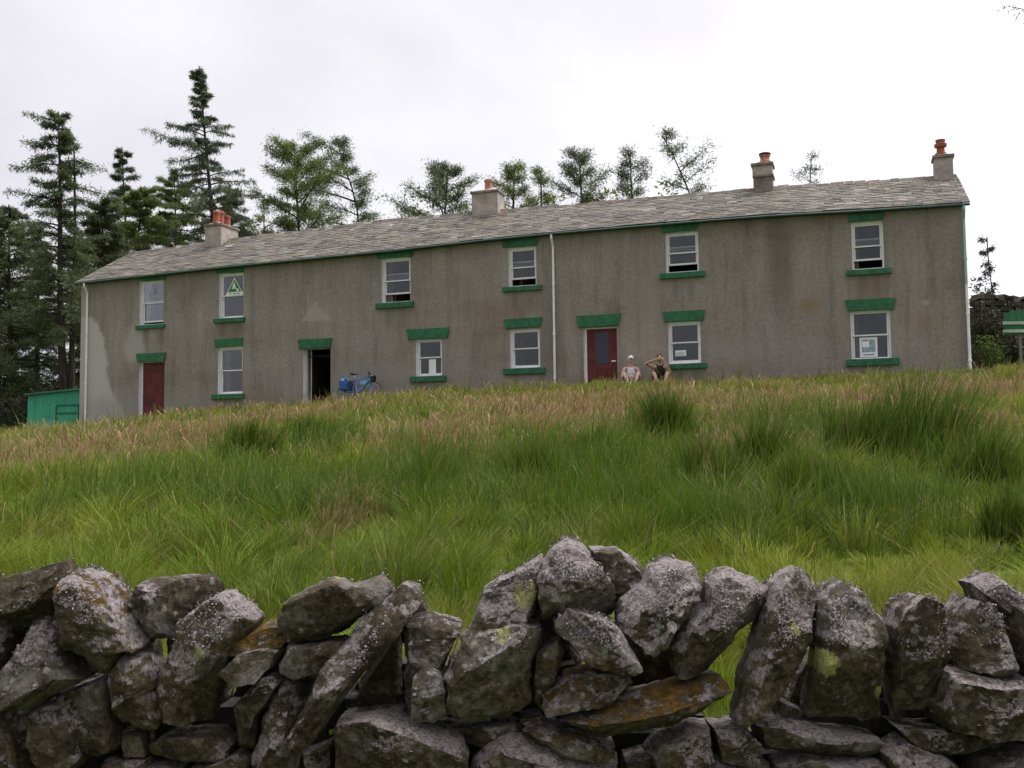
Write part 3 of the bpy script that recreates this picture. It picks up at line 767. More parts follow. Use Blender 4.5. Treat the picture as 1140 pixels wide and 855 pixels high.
# fixtures on the right gable: drain branch and a small window frame seen edge on
mb = MB(); zt = zeave(HLEN)
MB().box((HLEN, 1.0, zt - 1.35), (HLEN + 0.08, 1.6, zt - 0.85)).build('gable_vent', green_m, house); MB().box((HLEN, 0.9, zt - 3.0), (HLEN + 0.09, 1.7, zt - 1.9)).build('gable_shutter', green_m, house)

# --- chimneys
stack_m = simple('chimney_render', (0.36, 0.31, 0.285), 0.9, 0.2, 3, bump=.3)
stack_low = simple('chimney_stone', (0.20, 0.17, 0.145), 0.9, 0.3, 5, bump=.5)
pot_m = simple('terracotta_pot', (0.33, 0.085, 0.055), 0.7, 0.22, 6, bump=.2)
pot_p = simple('pale_terracotta_pot', (0.40, 0.18, 0.13), 0.75, 0.22, 6, bump=.2)
def stack(x0, x1, ytop, wy, lab, bands, low=None):
    """square stack astride the ridge"""
    off = WD / 2 - wy / 2
    u0 = on_wall(x0, ytop + 8, off)[0]; u1 = on_wall(x1, ytop + 8, off)[0]; um = (u0 + u1) / 2
    zt = on_wall((x0 + x1) / 2, ytop, off)[1] - ZB; zb = zridge(um) - 0.55
    ya, yb = WD / 2 - wy / 2, WD / 2 + wy / 2
    mb = MB()
    if low:
        zl = on_wall((x0 + x1) / 2, low, off)[1] - ZB
        mb.box((u0 + .02, ya + .02, zb), (u1 - .0, yb - .02, zl), 1); mb.box((u0, ya - .03, zl + .001), (u1 + .05, yb + .03, zl + .08), 1); mb.box((u0, ya, zl + .081), (u1, yb, zt - .1), 0)
    else:
        mb.box((u0, ya, zb), (u1, yb, zt - .1), 0)
    mb.box((u0 - .05, ya - .05, zt - .099), (u1 + .05, yb + .05, zt), 1)
    mb.hexa([(u0 + .04, ya + .04, zt + .001), (u1 - .04, ya + .04, zt + .001), (u1 - .04, yb - .04, zt + .001), (u0 + .04, yb - .04, zt + .001),
             (u0 + .18, ya + .18, zt + .09), (u1 - .18, ya + .18, zt + .09), (u1 - .18, yb - .18, zt + .09), (u0 + .18, yb - .18, zt + .09)], 0)
    o_ = mb.build('chimney', [stack_m, stack_low], house, bevel=.012); o_['label'] = lab
    return o_, um, zt + 0.07
def pot(par, u, y, z, h_, r, mt=pot_m, style=0):
    if style == 0: pr = [(r * .95, 0), (r * 1.05, .06), (r * .85, .10), (r * .78, h_ * .75), (r * .95, h_ * .8), (r * .98, h_ * .95), (r * .72, h_), (r * .6, h_ * .8)]
    else: pr = [(r * 1.1, 0), (r * 1.15, h_ * .12), (r * .8, h_ * .2), (r * .72, h_ * .48), (r * 1.15, h_ * .55), (r * 1.2, h_ * .72), (r * .8, h_ * .78), (r * .95, h_ * .98), (r * .6, h_), (r * .5, h_ * .8)]
    MB().lathe(pr, (u, y, z), 12).build('chimney_pot', mt, par, smooth=False)
ch, um, zt = stack(228, 246, 249, 1.25, 'chimney with a cluster of red pots nearest the left end', None)
for dy, du, hh, st in [(-.38, .0, .55, 0), (-.02, -.04, .62, 0), (.36, .02, .5, 0)]: pot(ch, um + du, WD / 2 + dy, zt - .03, hh, .17, pot_m, st)
ch, um, zt = stack(525, 554, 212, .8, 'pale chimney with one red pot above the middle windows', None)
pot(ch, um + .02, WD / 2, zt - .02, .48, .18, pot_p, 0)
ch, um, zt = stack(837.5, 859.5, 181, .66, 'chimney with stone lower half and capped pot', None, low=197)
pot(ch, um + .08, WD / 2, zt - .02, .30, .2, pot_p, 0)
mb = MB().lathe([(.21, 0), (.21, .05), (.06, .10)], (um + .08, WD / 2, zt + .29), 10); mb.build('cowl', simple('cowl_metal', (.03, .03, .03), .6), ch)
ch, um, zt = stack(1040, 1061, 172, .62, 'chimney with tall two tier red pot at the right gable', None)
pot(ch, um - .05, WD / 2, zt - .02, .55, .17, pot_m, 1)

# --- things behind the panes
paper_m = simple('notice_paper', (0.82, 0.82, 0.84), 0.8, 0.05, 5)
print_m = simple('notice_print', (0.30, 0.38, 0.45), 0.8, 0.45, 16)
def world_of(u, y, z): return HM @ Vector((u, y, z))
def notice(px, y, mats, lab, build):
    u0, u1, zb, zt = opening(*px)
    M2 = HM @ Matrix.Translation(((u0 + u1) / 2, y, zb))
    mb = MB(); build(mb, (u1 - u0) / 2, zt - zb)
    o_ = mb.build('paper_notice', mats); o_.matrix_world = M2; tag(o_, lab, 'notice')
    return o_
def plain(mb, w, h):
    mb.box((-w, 0, 0), (w, .006, h), 0)
def lined(mb, w, h):
    mb.box((-w, 0, 0), (w, .006, h), 0)
    for k in range(6): mb.box((-w * .8, -.003, h * (.12 + .1 * k)), (w * (.8 - .3 * (k % 2)), -.0008, h * (.16 + .1 * k)), 1)
def picture(mb, w, h):
    mb.box((-w, 0, 0), (w, .006, h), 0); mb.box((-w * .75, -.003, h * .25), (w * .75, -.0008, h * .9), 1); mb.box((-w * .7, -.0055, h * .5), (w * .1, -.0035, h * .8), 0); mb.box((-w * .6, -.003, h * .08), (w * .6, -.0008, h * .16), 1)
notice((475.5, 483.5, 399.5, 416), 0.165, [paper_m, print_m], 'white paper notice in the lower pane beside the doorway bicycle', plain)
notice((957, 977, 375, 397), 0.165, [paper_m, print_m], 'printed blue grey and white notice in the window at far right below', picture)
notice((751, 763, 389.5, 396), 0.165, [paper_m, print_m], 'small wide white notice in the pane above the seated people', lined)

# triangular hostel sign behind the upper pane
u0, u1, zb, zt = opening(247.5, 269.5, 308, 328.5)
M2 = HM @ Matrix.Translation(((u0 + u1) / 2 + 0.03, 0.117, zb))
w_, h_ = (u1 - u0) / 2 * .95, zt - zb
mb = MB(); mb.prism([(-w_, 0), (w_, 0), (0, h_)], 0, .008, 0)
mb.prism([(-w_ * .72, h_ * .20), (w_ * .72, h_ * .20), (0, h_ * .86)], -.004, -.0012, 1)
# pine tree and hut in white on the green field
mb.prism([(-w_ * .30, h_ * .36), (w_ * .22, h_ * .36), (-w_ * .04, h_ * .60)], -.008, -.0052, 0)
mb.prism([(-w_ * .22, h_ * .50), (w_ * .14, h_ * .50), (-w_ * .04, h_ * .74)], -.0115, -.0082, 0)
mb.box((w_ * .22, -.008, h_ * .22), (w_ * .45, -.0052, h_ * .36), 0)
def stroke(p, q, wd_=0.016):
    p = np.array(p); q = np.array(q); d_ = (q - p) / np.linalg.norm(q - p); n_ = np.array([-d_[1], d_[0]]) * wd_ / 2
    mb.prism([tuple(p - n_), tuple(q - n_), tuple(q + n_), tuple(p + n_)], -.004, -.0012, 1)
lw_ = w_ * .26; lh = h_ * .115; z_ = h_ * .045
for kx, ch_ in zip((-w_ * .42, 0, w_ * .42), 'YHA'):
    L_ = lambda fx, fz: (kx + fx * lw_, z_ + fz * lh)
    if ch_ == 'Y': segs = [((-.5, 1), (0, .5)), ((.5, 1), (0, .5)), ((0, .5), (0, 0))]
    elif ch_ == 'H': segs = [((-.45, 0), (-.45, 1)), ((.45, 0), (.45, 1)), ((-.45, .5), (.45, .5))]
    else: segs = [((-.5, 0), (0, 1)), ((.5, 0), (0, 1)), ((-.25, .4), (.25, .4))]
    for a_, b_ in segs: stroke(L_(*a_), L_(*b_))
sg = mb.build('window_sign', [simple('sign_white', (.82, .82, .82), .5, .03), simple('sign_green', (.03, .20, .05), .5, .1)])
sg.matrix_world = M2; tag(sg, 'green and white triangular hostel sign in the upper left window', 'sign')
# ------------------------------------------------------------------ dry stone wall
YW = 3.55
dswall = empty('dry_stone_wall', (0, YW, 0.0), 'tumbled dry stone wall of lichened grey slabs across the front of the field', 'wall')
t = NT('wall_stone'); o = t.coord(); oi = t.n.new('ShaderNodeObjectInfo').outputs
po = t.n.new('ShaderNodeVectorMath'); po.operation = 'ADD'; t.t.links.new(o, po.inputs[0])
sc_ = t.n.new('ShaderNodeVectorMath'); sc_.operation = 'SCALE'; sc_.inputs[0].default_value = (31, 17, 23); t.t.links.new(oi['Random'], sc_.inputs['Scale'])
t.t.links.new(sc_.outputs[0], po.inputs[1]); p = po.outputs[0]
li = t.attr('lichen', 'OBJECT', 'Fac'); mo = t.attr('moss', 'OBJECT', 'Fac')
ge = t.n.new('ShaderNodeNewGeometry').outputs; N = t.sep(ge['Normal'])
n1 = t.noise(p, 9, 8, 0.7); n2 = t.noise(p, 42, 6, 0.75); n3 = t.noise(p, 130, 4, 0.7)
lay = t.noise(t.mapping(p, (3, 3, 16)), 2.0, 6, 0.7)
c = t.ramp(n1, [(0.28, (0.026, 0.022, 0.016)), (0.46, (0.062, 0.053, 0.039)), (0.58, (0.098, 0.085, 0.063)), (0.74, (0.18, 0.157, 0.120))])
c = t.mix(0.5, c, t.ramp(lay, [(0.3, (0.6, 0.58, 0.55)), (0.7, (1.3, 1.28, 1.22))]), 'MULTIPLY')
c = t.mix(0.9, c, t.ramp(n2, [(0.30, (0.32, 0.31, 0.30)), (0.5, (0.95, 0.94, 0.92)), (0.72, (2.0, 1.95, 1.85))]), 'MULTIPLY')
c = t.mix(t.step(t.noise(p, 24, 6, 0.75), 0.54, 0.66, 0, 0.55), c, (0.23, 0.20, 0.188))
c = t.mix(t.step(t.noise(t.mapping(p, (1, 1, 1), (2, 5, 9)), 31, 5, 0.7), 0.54, 0.66, 0, 0.8), c, (0.022, 0.02, 0.017))
tint = t.ramp(oi['Random'], [(0.0, (0.72, 0.66, 0.58)), (0.3, (1.0, 0.97, 0.90)), (0.55, (1.35, 1.26, 1.02)), (0.8, (0.85, 0.82, 0.80)), (1.0, (1.12, 1.05, 1.0))])
c = t.mix(0.9, c, tint, 'MULTIPLY')
c = t.mix(t.step(t.noise(t.mapping(p, (1, 1, 1), (7, 2, 5)), 4.2, 7, 0.65), 0.50, 0.60, 0, 0.6), c, t.ramp(n2, [(0.3, (0.11, 0.10, 0.088)), (0.7, (0.30, 0.28, 0.25))]))
# greenish algae film
c = t.mix(t.step(t.noise(p, 5, 5, 0.6), 0.54, 0.70, 0, 0.22), c, (0.085, 0.078, 0.045))
# reddish bloom
c = t.mix(t.step(t.noise(t.mapping(p, (1, 1, 1), (4, 8, 2)), 12, 5, 0.7), 0.56, 0.7, 0, 0.3), c, (0.13, 0.08, 0.06))
up = t.step(N[2], -0.35, 0.75, -0.05, 0.115)
lf = t.math('ADD', t.math('ADD', t.noise(p, 8.5, 9, 0.72), up), t.math('MULTIPLY', t.math('SUBTRACT', li, 0.5), 0.26))
lich = t.math('MULTIPLY', t.step(lf, 0.57, 0.625), t.step(t.noise(p, 58, 5, 0.75), 0.34, 0.48, 0.15, 1.0))
lc = t.ramp(t.noise(p, 75, 5, 0.8), [(0.30, (0.09, 0.073, 0.070)), (0.42, (0.28, 0.235, 0.225)), (0.55, (0.48, 0.425, 0.415)), (0.72, (0.64, 0.59, 0.585))])
c = t.mix(t.math('MULTIPLY', lich, 0.9), c, lc)
# round pale crusts
v = t.voro(p, 17, 'SMOOTH_F1'); vg = t.noise(p, 3.5, 3)
cr = t.math('MULTIPLY', t.step(t.math('ADD', v, t.math('MULTIPLY', n2, 0.55)), 0.42, 0.52, 1, 0), t.step(vg, 0.48, 0.58))
c = t.mix(t.math('MULTIPLY', cr, 0.75), c, t.ramp(n3, [(0.3, (0.19, 0.18, 0.16)), (0.7, (0.42, 0.41, 0.37))]))
# yellow-green map lichen spots and orange moss
v2 = t.voro(t.mapping(p, (1, 1, 1), (3, 1, 7)), 6.5); yl = t.math('MULTIPLY', t.step(t.math('ADD', v2, t.math('MULTIPLY', n1, 0.55)), 0.40, 0.46, 1, 0), t.step(t.noise(p, 2.1, 2), 0.57, 0.62))
c = t.mix(t.math('MULTIPLY', yl, 0.8), c, (0.40, 0.42, 0.13))
mf = t.math('MULTIPLY', t.step(t.math('ADD', t.noise(p, 14, 6, 0.7), t.math('MULTIPLY', mo, 0.20)), 0.61, 0.70), t.math('MULTIPLY', t.step(N[2], 0.0, 0.6), t.step(mo, 0.0, 0.2)))
c = t.mix(mf, c, t.ramp(n2, [(0.35, (0.05, 0.04, 0.012)), (0.55, (0.15, 0.085, 0.016)), (0.7, (0.26, 0.125, 0.024))]))
yv = t.sep(t.attr('Col'))[0]
c = t.mix(t.step(t.math('ADD', yv, t.math('MULTIPLY', t.math('SUBTRACT', n2, 0.5), 1.1)), 0.42, 0.55, 0, 0.9), c, t.ramp(n3, [(0.3, (0.26, 0.27, 0.08)), (0.7, (0.58, 0.58, 0.25))]))
hgt = t.math('ADD', t.math('ADD', t.math('MULTIPLY', n1, 0.7), t.math('MULTIPLY', n2, 0.6)), t.math('ADD', t.math('MULTIPLY', n3, 0.25), t.math('MULTIPLY', lich, t.math('MULTIPLY', n3, 0.7))))
t.bump(hgt, 1.0, 0.03)
stone_m = t.fin(c, 0.92, 0.15)
lichen_m = mat_attr('lichen_crust', 0.9, 0.0, 0.05)
hs_m = simple('hearting_stone', (0.028, 0.025, 0.021), 0.95, 0.4, 6, bump=.8)  # near-black colour puts the shade of the wall gaps into the hearting

def resample(P, n):
    P = np.array(P, float); Q = np.vstack([P, P[:1]]); L_ = np.r_[0, np.cumsum(np.linalg.norm(np.diff(Q, axis=0), axis=1))]
    s = np.linspace(0, L_[-1], n, endpoint=False)
    return np.stack([np.interp(s, L_, Q[:, 0]), np.interp(s, L_, Q[:, 1])], 1)

def stone_mesh(poly, y, T, seed, tilt=(0, 0), rough=1.0, n=72, m_=30, grow=1.0):
    """closed rock whose silhouette follows the outline; facets are cut by planes, then broken by noise"""
    r_ = np.random.default_rng(seed)
    O = resample(poly, n); c_ = O.mean(0); c_ = (O.min(0) + O.max(0)) / 2 * .5 + c_ * .5
    O = O * .86 + (np.roll(O, 1, 0) + np.roll(O, -1, 0)) * .07
    O = c_ + (O - c_) * grow
    pw = r_.uniform(6.0, 12.0); nf_ = int(m_ * .40); nr_ = int(m_ * .16); nb_ = m_ - nf_ - 2 * nr_
    fr_ = np.linspace(0, .88, nf_); ph0 = math.asin(.88 ** (pw / 2)); phs = np.linspace(ph0, math.pi / 2, nr_ + 1)[1:]
    rf = np.r_[fr_, np.sin(phs) ** (2 / pw)]; df = np.r_[-(1 - fr_ ** pw) ** (1 / pw), -np.cos(phs) ** (2 / pw)]
    phb = phs[::-1][1:]; rb_ = np.r_[np.sin(phb) ** (2 / pw), np.linspace(.88, 0, m_ - len(rf) - len(phb))]
    rr = np.r_[rf, rb_]; dd = np.r_[df, (1 - np.clip(rb_, 0, 1) ** pw) ** (1 / pw)]
    V = np.empty((m_, n, 3))
    for k in range(m_):
        q = c_ + (O - c_) * rr[k]
        V[k, :, 0] = q[:, 0]; V[k, :, 2] = q[:, 1]; V[k, :, 1] = dd[k] * T
    size = O.max(0) - O.min(0); S = float(np.sqrt(size[0] * size[1]))
    P_ = V.reshape(-1, 3).copy(); P_[:, 0] -= c_[0]; P_[:, 2] -= c_[1]
    # facet planes across the face that is seen: some struck along the outline's own edges, some at random
    K_ = np.array(poly, float) - c_; nk = len(K_); pl = []
    for k in range(nk):
        A_, B_ = K_[k], K_[(k + 1) % nk]; e_ = B_ - A_; ln_ = float(np.linalg.norm(e_))
        if ln_ < .12 * S and r_.random() < .6: continue
        if r_.random() < .3: continue
        n2 = np.array([e_[1], -e_[0]]) / ln_; M_ = (A_ + B_) / 2
        if n2 @ M_ < 0: n2 = -n2
        ins = r_.uniform(.05, .34) * S; sl = min(r_.uniform(.5, 1.9), .8 * T / ins); N_ = np.array([n2[0] * sl, -1.0, n2[1] * sl]); N_ /= np.linalg.norm(N_)
        q = M_ - n2 * ins; pl.append((N_, np.array([q[0], -T * .92, q[1]])))
    for k in range(r_.integers(3, 6)):
        a_ = r_.uniform(0, 2 * math.pi); sl = r_.uniform(.15, .6); N_ = np.array([math.cos(a_) * sl, -1.0, math.sin(a_) * sl]); N_ /= np.linalg.norm(N_)
        pl.append((N_, np.array([0, -T * r_.uniform(.6, .9), 0])))
    for N_, q in pl:
        d_ = (P_ - q) @ N_; msk = d_ > 0
        P_[msk] -= np.outer(d_[msk], N_) * .96
    P_[:, 1] += P_[:, 0] * tilt[0] + P_[:, 2] * tilt[1]
    # broken surface
    nv = np.zeros(len(P_)); sd = Vector((seed * 3.1, seed * 1.7, seed * .9))
    base = P_ - P_.mean(0); L0 = np.linalg.norm(base, axis=1, keepdims=True) + 1e-6; dirn = base / L0
    for i_, q in enumerate(P_):
        w_ = Vector(q)
        a = mnoise.noise(w_ * 6 + sd) * .42 + (.25 - abs(mnoise.noise(w_ * 15 + sd))) * .42 + mnoise.noise(w_ * 38 + sd) * .20 + mnoise.noise(w_ * 80 + sd) * .12
        lay_ = math.floor(mnoise.noise(Vector((q[0] * 5 + q[2] * 3, q[1] * 5, q[2] * 13 - q[0] * 4)) + sd) * 3.5) / 3.5 * .34
        nv[i_] = a + lay_
    P_ += dirn * (nv * .028 * rough * min(1.2, S / .25))[:, None]
    P_[:, 0] += c_[0]; P_[:, 2] += c_[1]; P_[:, 1] += y
    P_ = P_.reshape(m_, n, 3)
    verts = [P_[0].mean(0)] + list(P_[1:-1].reshape(-1, 3)) + [P_[-1].mean(0)]
    F = []
    for k in range(n): F.append((0, 1 + (k + 1) % n, 1 + k))
    for j in range(m_ - 3):
        a0 = 1 + j * n
        for k in range(n): F.append((a0 + k, a0 + (k + 1) % n, a0 + n + (k + 1) % n, a0 + n + k))
    last = len(verts) - 1; a0 = 1 + (m_ - 3) * n
    for k in range(n): F.append((a0 + k, a0 + (k + 1) % n, last))
    return np.array(verts), F

def to_wall(poly, y):
    return [(lambda q: (q[0], q[2]))(at_y(px, py, y)) for px, py in poly]

# outline, layer depth, half thickness, lichen, moss, tilt, label
S = []
def st(poly, dy=0.0, T=.14, li=.5, mo=0.0, tilt=(0, 0), lab=None, flakes=0): S.append((poly, dy, T, li, mo, tilt, lab, flakes))
st([(-24,652),(0,647),(23,636),(67,623),(71,641),(67,690),(52,690),(29,698),(0,735),(-24,742)], .02,.15,.25,0,(0.15,-.1),'dark slab leaning at the left edge',60)
st([(69,641),(83,634),(109,642),(127,664),(149,687),(167,716),(160,726),(140,726),(123,751),(112,750),(95,731),(74,716),(65,686),(66,655)], -.03,.15,.72,.6,(.25,.1),'slab with orange moss and pale lichen on its head',420)
st([(147,670),(158,646),(225,643),(243,658),(228,672),(198,693),(194,711),(172,710),(152,690)], .08,.15,.35,0,(0,.2))
st([(196,691),(223,671),(246,660),(267,673),(285,693),(271,713),(260,727),(249,752),(242,784),(232,812),(211,812),(184,805),(177,768),(180,740),(192,719)], -.03,.15,.75,0,(.1,.15),'tall slab freckled with pale round lichen',380)
st([(125,747),(140,722),(168,729),(180,747),(175,768),(184,796),(179,812),(154,813),(137,801),(129,769)], -.02,.11,.72,0,(-.2,.1))
st([(-6,757),(21,709),(27,687),(46,687),(70,702),(84,740),(99,757),(78,767),(40,788),(4,772)], -.05,.15,.38,0,(.1,.5),'pale peaked block with smooth faces',90)
st([(70,769),(116,752),(127,757),(134,797),(138,830),(119,843),(98,832),(88,808)], 0,.13,.42,0,(-.25,0))
st([(31,789),(72,768),(91,808),(99,842),(85,862),(60,863),(45,836),(34,806)], -.04,.13,.55,0,(.2,.2))
st([(-24,768),(5,774),(22,811),(39,829),(42,870),(-24,872)], -.02,.14,.4)
st([(167,826),(189,813),(246,813),(262,828),(260,841),(210,847),(170,843)], .02,.13,.4,.3)
st([(137,811),(165,813),(169,837),(141,839)], .03,.09,.4)
st([(118,843),(168,842),(172,872),(114,872)], .0,.12,.5)
st([(208,857),(267,838),(283,843),(282,876),(206,876)], -.03,.12,.4,.5)
st([(317,690),(322,664),(343,653),(369,642),(383,643),(391,649),(406,646),(426,642),(437,655),(430,668),(401,689),(383,706),(360,711),(329,711)], .03,.16,.12,0,(.15,-.4),'dark jagged slab overhanging the low course',50)
st([(255,725),(274,705),(295,694),(317,692),(328,702),(323,711),(297,720),(274,723)], .05,.14,.3,1.0,(0,.3),'flat stone with orange moss')
st([(249,742),(266,725),(297,719),(318,722),(310,739),(286,754),(263,759),(249,751)], -.03,.13,.35,0,(0,.2))
st([(308,739),(320,716),(349,715),(383,712),(387,721),(361,746),(343,751),(315,746)], -.01,.13,.4,.3,(0,.2))
st([(385,712),(402,686),(432,664),(448,650),(463,659),(465,682),(448,695),(440,715),(420,737),(390,768),(370,797),(350,824),(330,832),(324,815),(345,780),(357,745)], -.10,.13,.45,0,(.35,.25),'long slanting slab leaning over to the right',170)
st([(316,753),(338,750),(347,757),(339,788),(330,822),(336,870),(284,876),(278,850),(289,808),(300,779)], -.05,.13,.62,0,(.1,.15))
st([(258,788),(273,769),(292,749),(312,746),(318,754),(301,779),(287,799),(284,832),(266,832),(261,811)], -.02,.11,.5,0,(-.1,.1))
st([(374,800),(418,793),(460,796),(489,805),(516,814),(525,836),(521,858),(430,872),(371,866),(371,826)], -.05,.16,.62,0,(0,.2),'wide lichened block low in the wall',60)
st([(444,689),(475,684),(516,695),(503,726),(493,745),(492,796),(455,798),(448,750)], .03,.13,.3,0,(0,.1))
st([(457,752),(472,739),(489,746),(499,767),(502,795),(486,807),(466,804),(455,792)], -.07,.09,.55)
st([(525,695),(537,657),(555,645),(585,633),(606,621),(613,640),(600,675),(590,692),(550,701),(527,702)], .02,.15,.6,0,(.1,.55),'sloping stone with a yellow lichen patch',200)
st([(514,706),(527,694),(575,687),(607,694),(604,720),(595,745),(594,786),(570,798),(514,804),(494,786),(492,755),(501,730)], -.06,.15,.45,0,(.15,0),'big square block under the yellow lichen patch',80)
st([(593,726),(609,716),(628,708),(628,728),(621,749),(607,767),(604,792),(593,781)], -.02,.09,.35)
st([(594,640),(604,625),(617,609),(633,602),(654,608),(668,628),(689,664),(684,690),(650,692),(618,682),(600,690)], .0,.15,.95,0,(.05,.3),'topmost stone thick with grey pink lichen',620)
st([(613,690),(630,674),(665,684),(690,698),(706,725),(714,742),(700,748),(655,739),(632,716),(616,706)], -.08,.13,.85,0,(-.1,.3),None,420)
st([(658,612),(690,611),(713,626),(725,640),(716,650),(692,663),(678,657),(664,634)], .12,.14,.45,0,(-.1,.3))
st([(690,666),(713,653),(728,630),(749,621),(779,632),(790,650),(786,670),(762,692),(741,722),(726,734),(704,720),(684,703)], -.05,.15,.85,0,(0,.35),'block with lichen crust above a bare pointed face',520)
st([(790,650),(806,634),(820,633),(862,656),(859,673),(846,689),(821,706),(800,737),(790,754),(770,760),(751,756),(740,726),(755,700),(784,676)], -.02,.14,.75,0,(.15,.2),'slab leaning left beside the grassy gap',380)
st([(615,800),(660,790),(698,775),(779,760),(809,754),(817,761),(809,777),(779,792),(734,807),(690,816),(665,818),(638,808)], -.09,.14,.4,.9,(0,.4),'long flat stone topped with orange moss')
st([(616,766),(630,752),(660,745),(698,745),(704,761),(680,780),(636,786),(615,796),(602,791),(603,773)], -.06,.12,.65,.6,(0,.3))
st([(580,814),(600,805),(630,808),(688,830),(688,842),(660,841),(598,829)], -.05,.12,.5)
st([(719,840),(731,821),(767,806),(792,809),(796,840),(767,849),(725,856)], -.04,.13,.6)
st([(791,808),(830,804),(847,830),(851,858),(800,846)], -.03,.12,.6,.3)
st([(508,806),(579,802),(598,808),(592,825),(534,826),(514,820)], .02,.12,.5)
st([(522,848),(545,825),(567,817),(594,821),(640,834),(692,848),(692,874),(560,876),(520,870)], -.07,.15,.75)
st([(577,797),(600,793),(608,803),(592,811)], .03,.08,.4)
st([(864,647),(893,631),(907,636),(917,653),(902,690),(896,725),(876,763),(858,784),(847,801),(810,804),(822,759),(839,716),(853,673)], -.04,.14,.55,0,(.3,.1),'upright slab leaning right of the grassy gap',400)
st([(910,668),(923,652),(938,640),(953,655),(970,662),(987,693),(986,725),(982,803),(955,807),(898,800),(902,753),(905,710)], -.05,.13,.62,.2,(.1,0),'broad upright slab with pale lichen at its foot',430)
st([(864,776),(892,788),(894,799),(855,797)], .04,.09,.4)
st([(836,806),(863,798),(900,804),(918,812),(981,821),(994,837),(963,845),(909,841),(889,837),(846,835)], -.05,.14,.65)
st([(860,852),(895,838),(918,842),(981,847),(1000,858),(995,876),(862,876)], -.07,.14,.75)
st([(989,695),(999,673),(1022,658),(1040,667),(1044,705),(1046,770),(1037,794),(1013,799),(995,797),(991,753)], -.04,.12,.6,0,(.05,0),'narrow upright stone with a white lichen cap',330)
st([(1044,742),(1090,746),(1142,752),(1172,760),(1174,822),(1140,825),(1102,817),(1043,806),(1038,782)], -.06,.15,.5,0,(0,.15),'long block at the right edge under the cope',40)
st([(1067,682),(1080,664),(1103,679),(1117,702),(1123,725),(1127,743),(1102,748),(1061,743),(1059,716)], -.02,.13,.7,0,(.05,.2),None,330)
st([(1086,650),(1108,638),(1132,655),(1152,672),(1164,700),(1162,750),(1140,743),(1126,716),(1113,686),(1094,670)], .05,.13,.75,0,(-.15,.15),'pale capped stone at the right edge',380)
st([(1043,712),(1062,709),(1063,741),(1043,742)], .08,.10,.2)
st([(988,804),(1045,807),(1090,818),(1114,832),(1073,841),(1014,832)], -.02,.13,.45)
st([(980,836),(1007,821),(1045,835),(1068,854),(1064,876),(990,876)], -.07,.13,.55)
st([(1088,842),(1140,832),(1174,836),(1176,874),(1084,876)], -.05,.14,.45)
st([(694,842),(722,836),(728,874),(692,876)], -.0,.12,.4)
st([(728,858),(796,845),(858,848),(862,876),(730,878)], -.05,.13,.5)
st([(336,835),(372,822),(374,874),(336,876)], .03,.12,.4)
st([(172,846),(210,848),(208,876),(172,876)], .03,.11,.5)
st([(680,690),(712,735),(745,735),(752,768),(700,775),(690,748)], .22,.10,.2)
st([(466,660),(480,690),(455,700)], .25,.05,.2)
st([(398,760),(445,700),(448,796),(400,796)], .16,.10,.15)
st([(190,700),(262,722),(250,815),(190,815)], .2,.10,.2)
st([(95,740),(135,745),(128,800),(90,780)], .18,.10,.2)
st([(880,745),(905,720),(905,800),(860,800)], .16,.10,.2)
st([(985,700),(998,700),(998,800),(985,800)], .16,.10,.2)
st([(560,640),(640,650),(650,752),(560,752)], .24,.09,.2)
st([(140,690),(170,690),(175,740),(140,740)], .2,.09,.2)
st([(300,712),(360,706),(360,745),(300,745)], .2,.08,.2)
st([(600,740),(640,735),(640,772),(598,772)], .16,.09,.2)
st([(700,712),(735,700),(770,770),(700,772)], .18,.09,.2)
st([(430,660),(460,690),(452,720),(420,720)], .2,.06,.2)
st([(0,690),(40,690),(40,740),(-10,740)], .18,.09,.2)
# the ends of the wall just outside the picture
for sx in (-1, 1):
    for k in range(7):
        x0 = 570 + sx * (606 + k * 78) + random.uniform(-8, 8); w_ = random.uniform(45, 54)
        for (yt, yb) in ((650 + random.uniform(-18, 18), 762), (746, 832), (814, 900)):
            st([(x0 - w_, yt + 12), (x0 - w_ * .3, yt), (x0 + w_ * .6, yt + 8), (x0 + w_, yt + 30), (x0 + w_ * .9, yb - 6), (x0 + w_ * .1, yb), (x0 - w_ * .9, yb - 8)], random.uniform(-.06, .05), .14, random.uniform(.3, .8))
find = lambda key: next(k for k, q in enumerate(S) if q[6] and key in q[6])
YSPOT = [(find('yellow lichen patch') , 584, 657, 11), (find('big square'), 561, 700, 7), (find('big square'), 512, 716, 5), (find('broad upright'), 913, 733, 11), (find('leaning right of the grassy'), 880, 697, 5)]
flk_rng = np.random.default_rng(5)
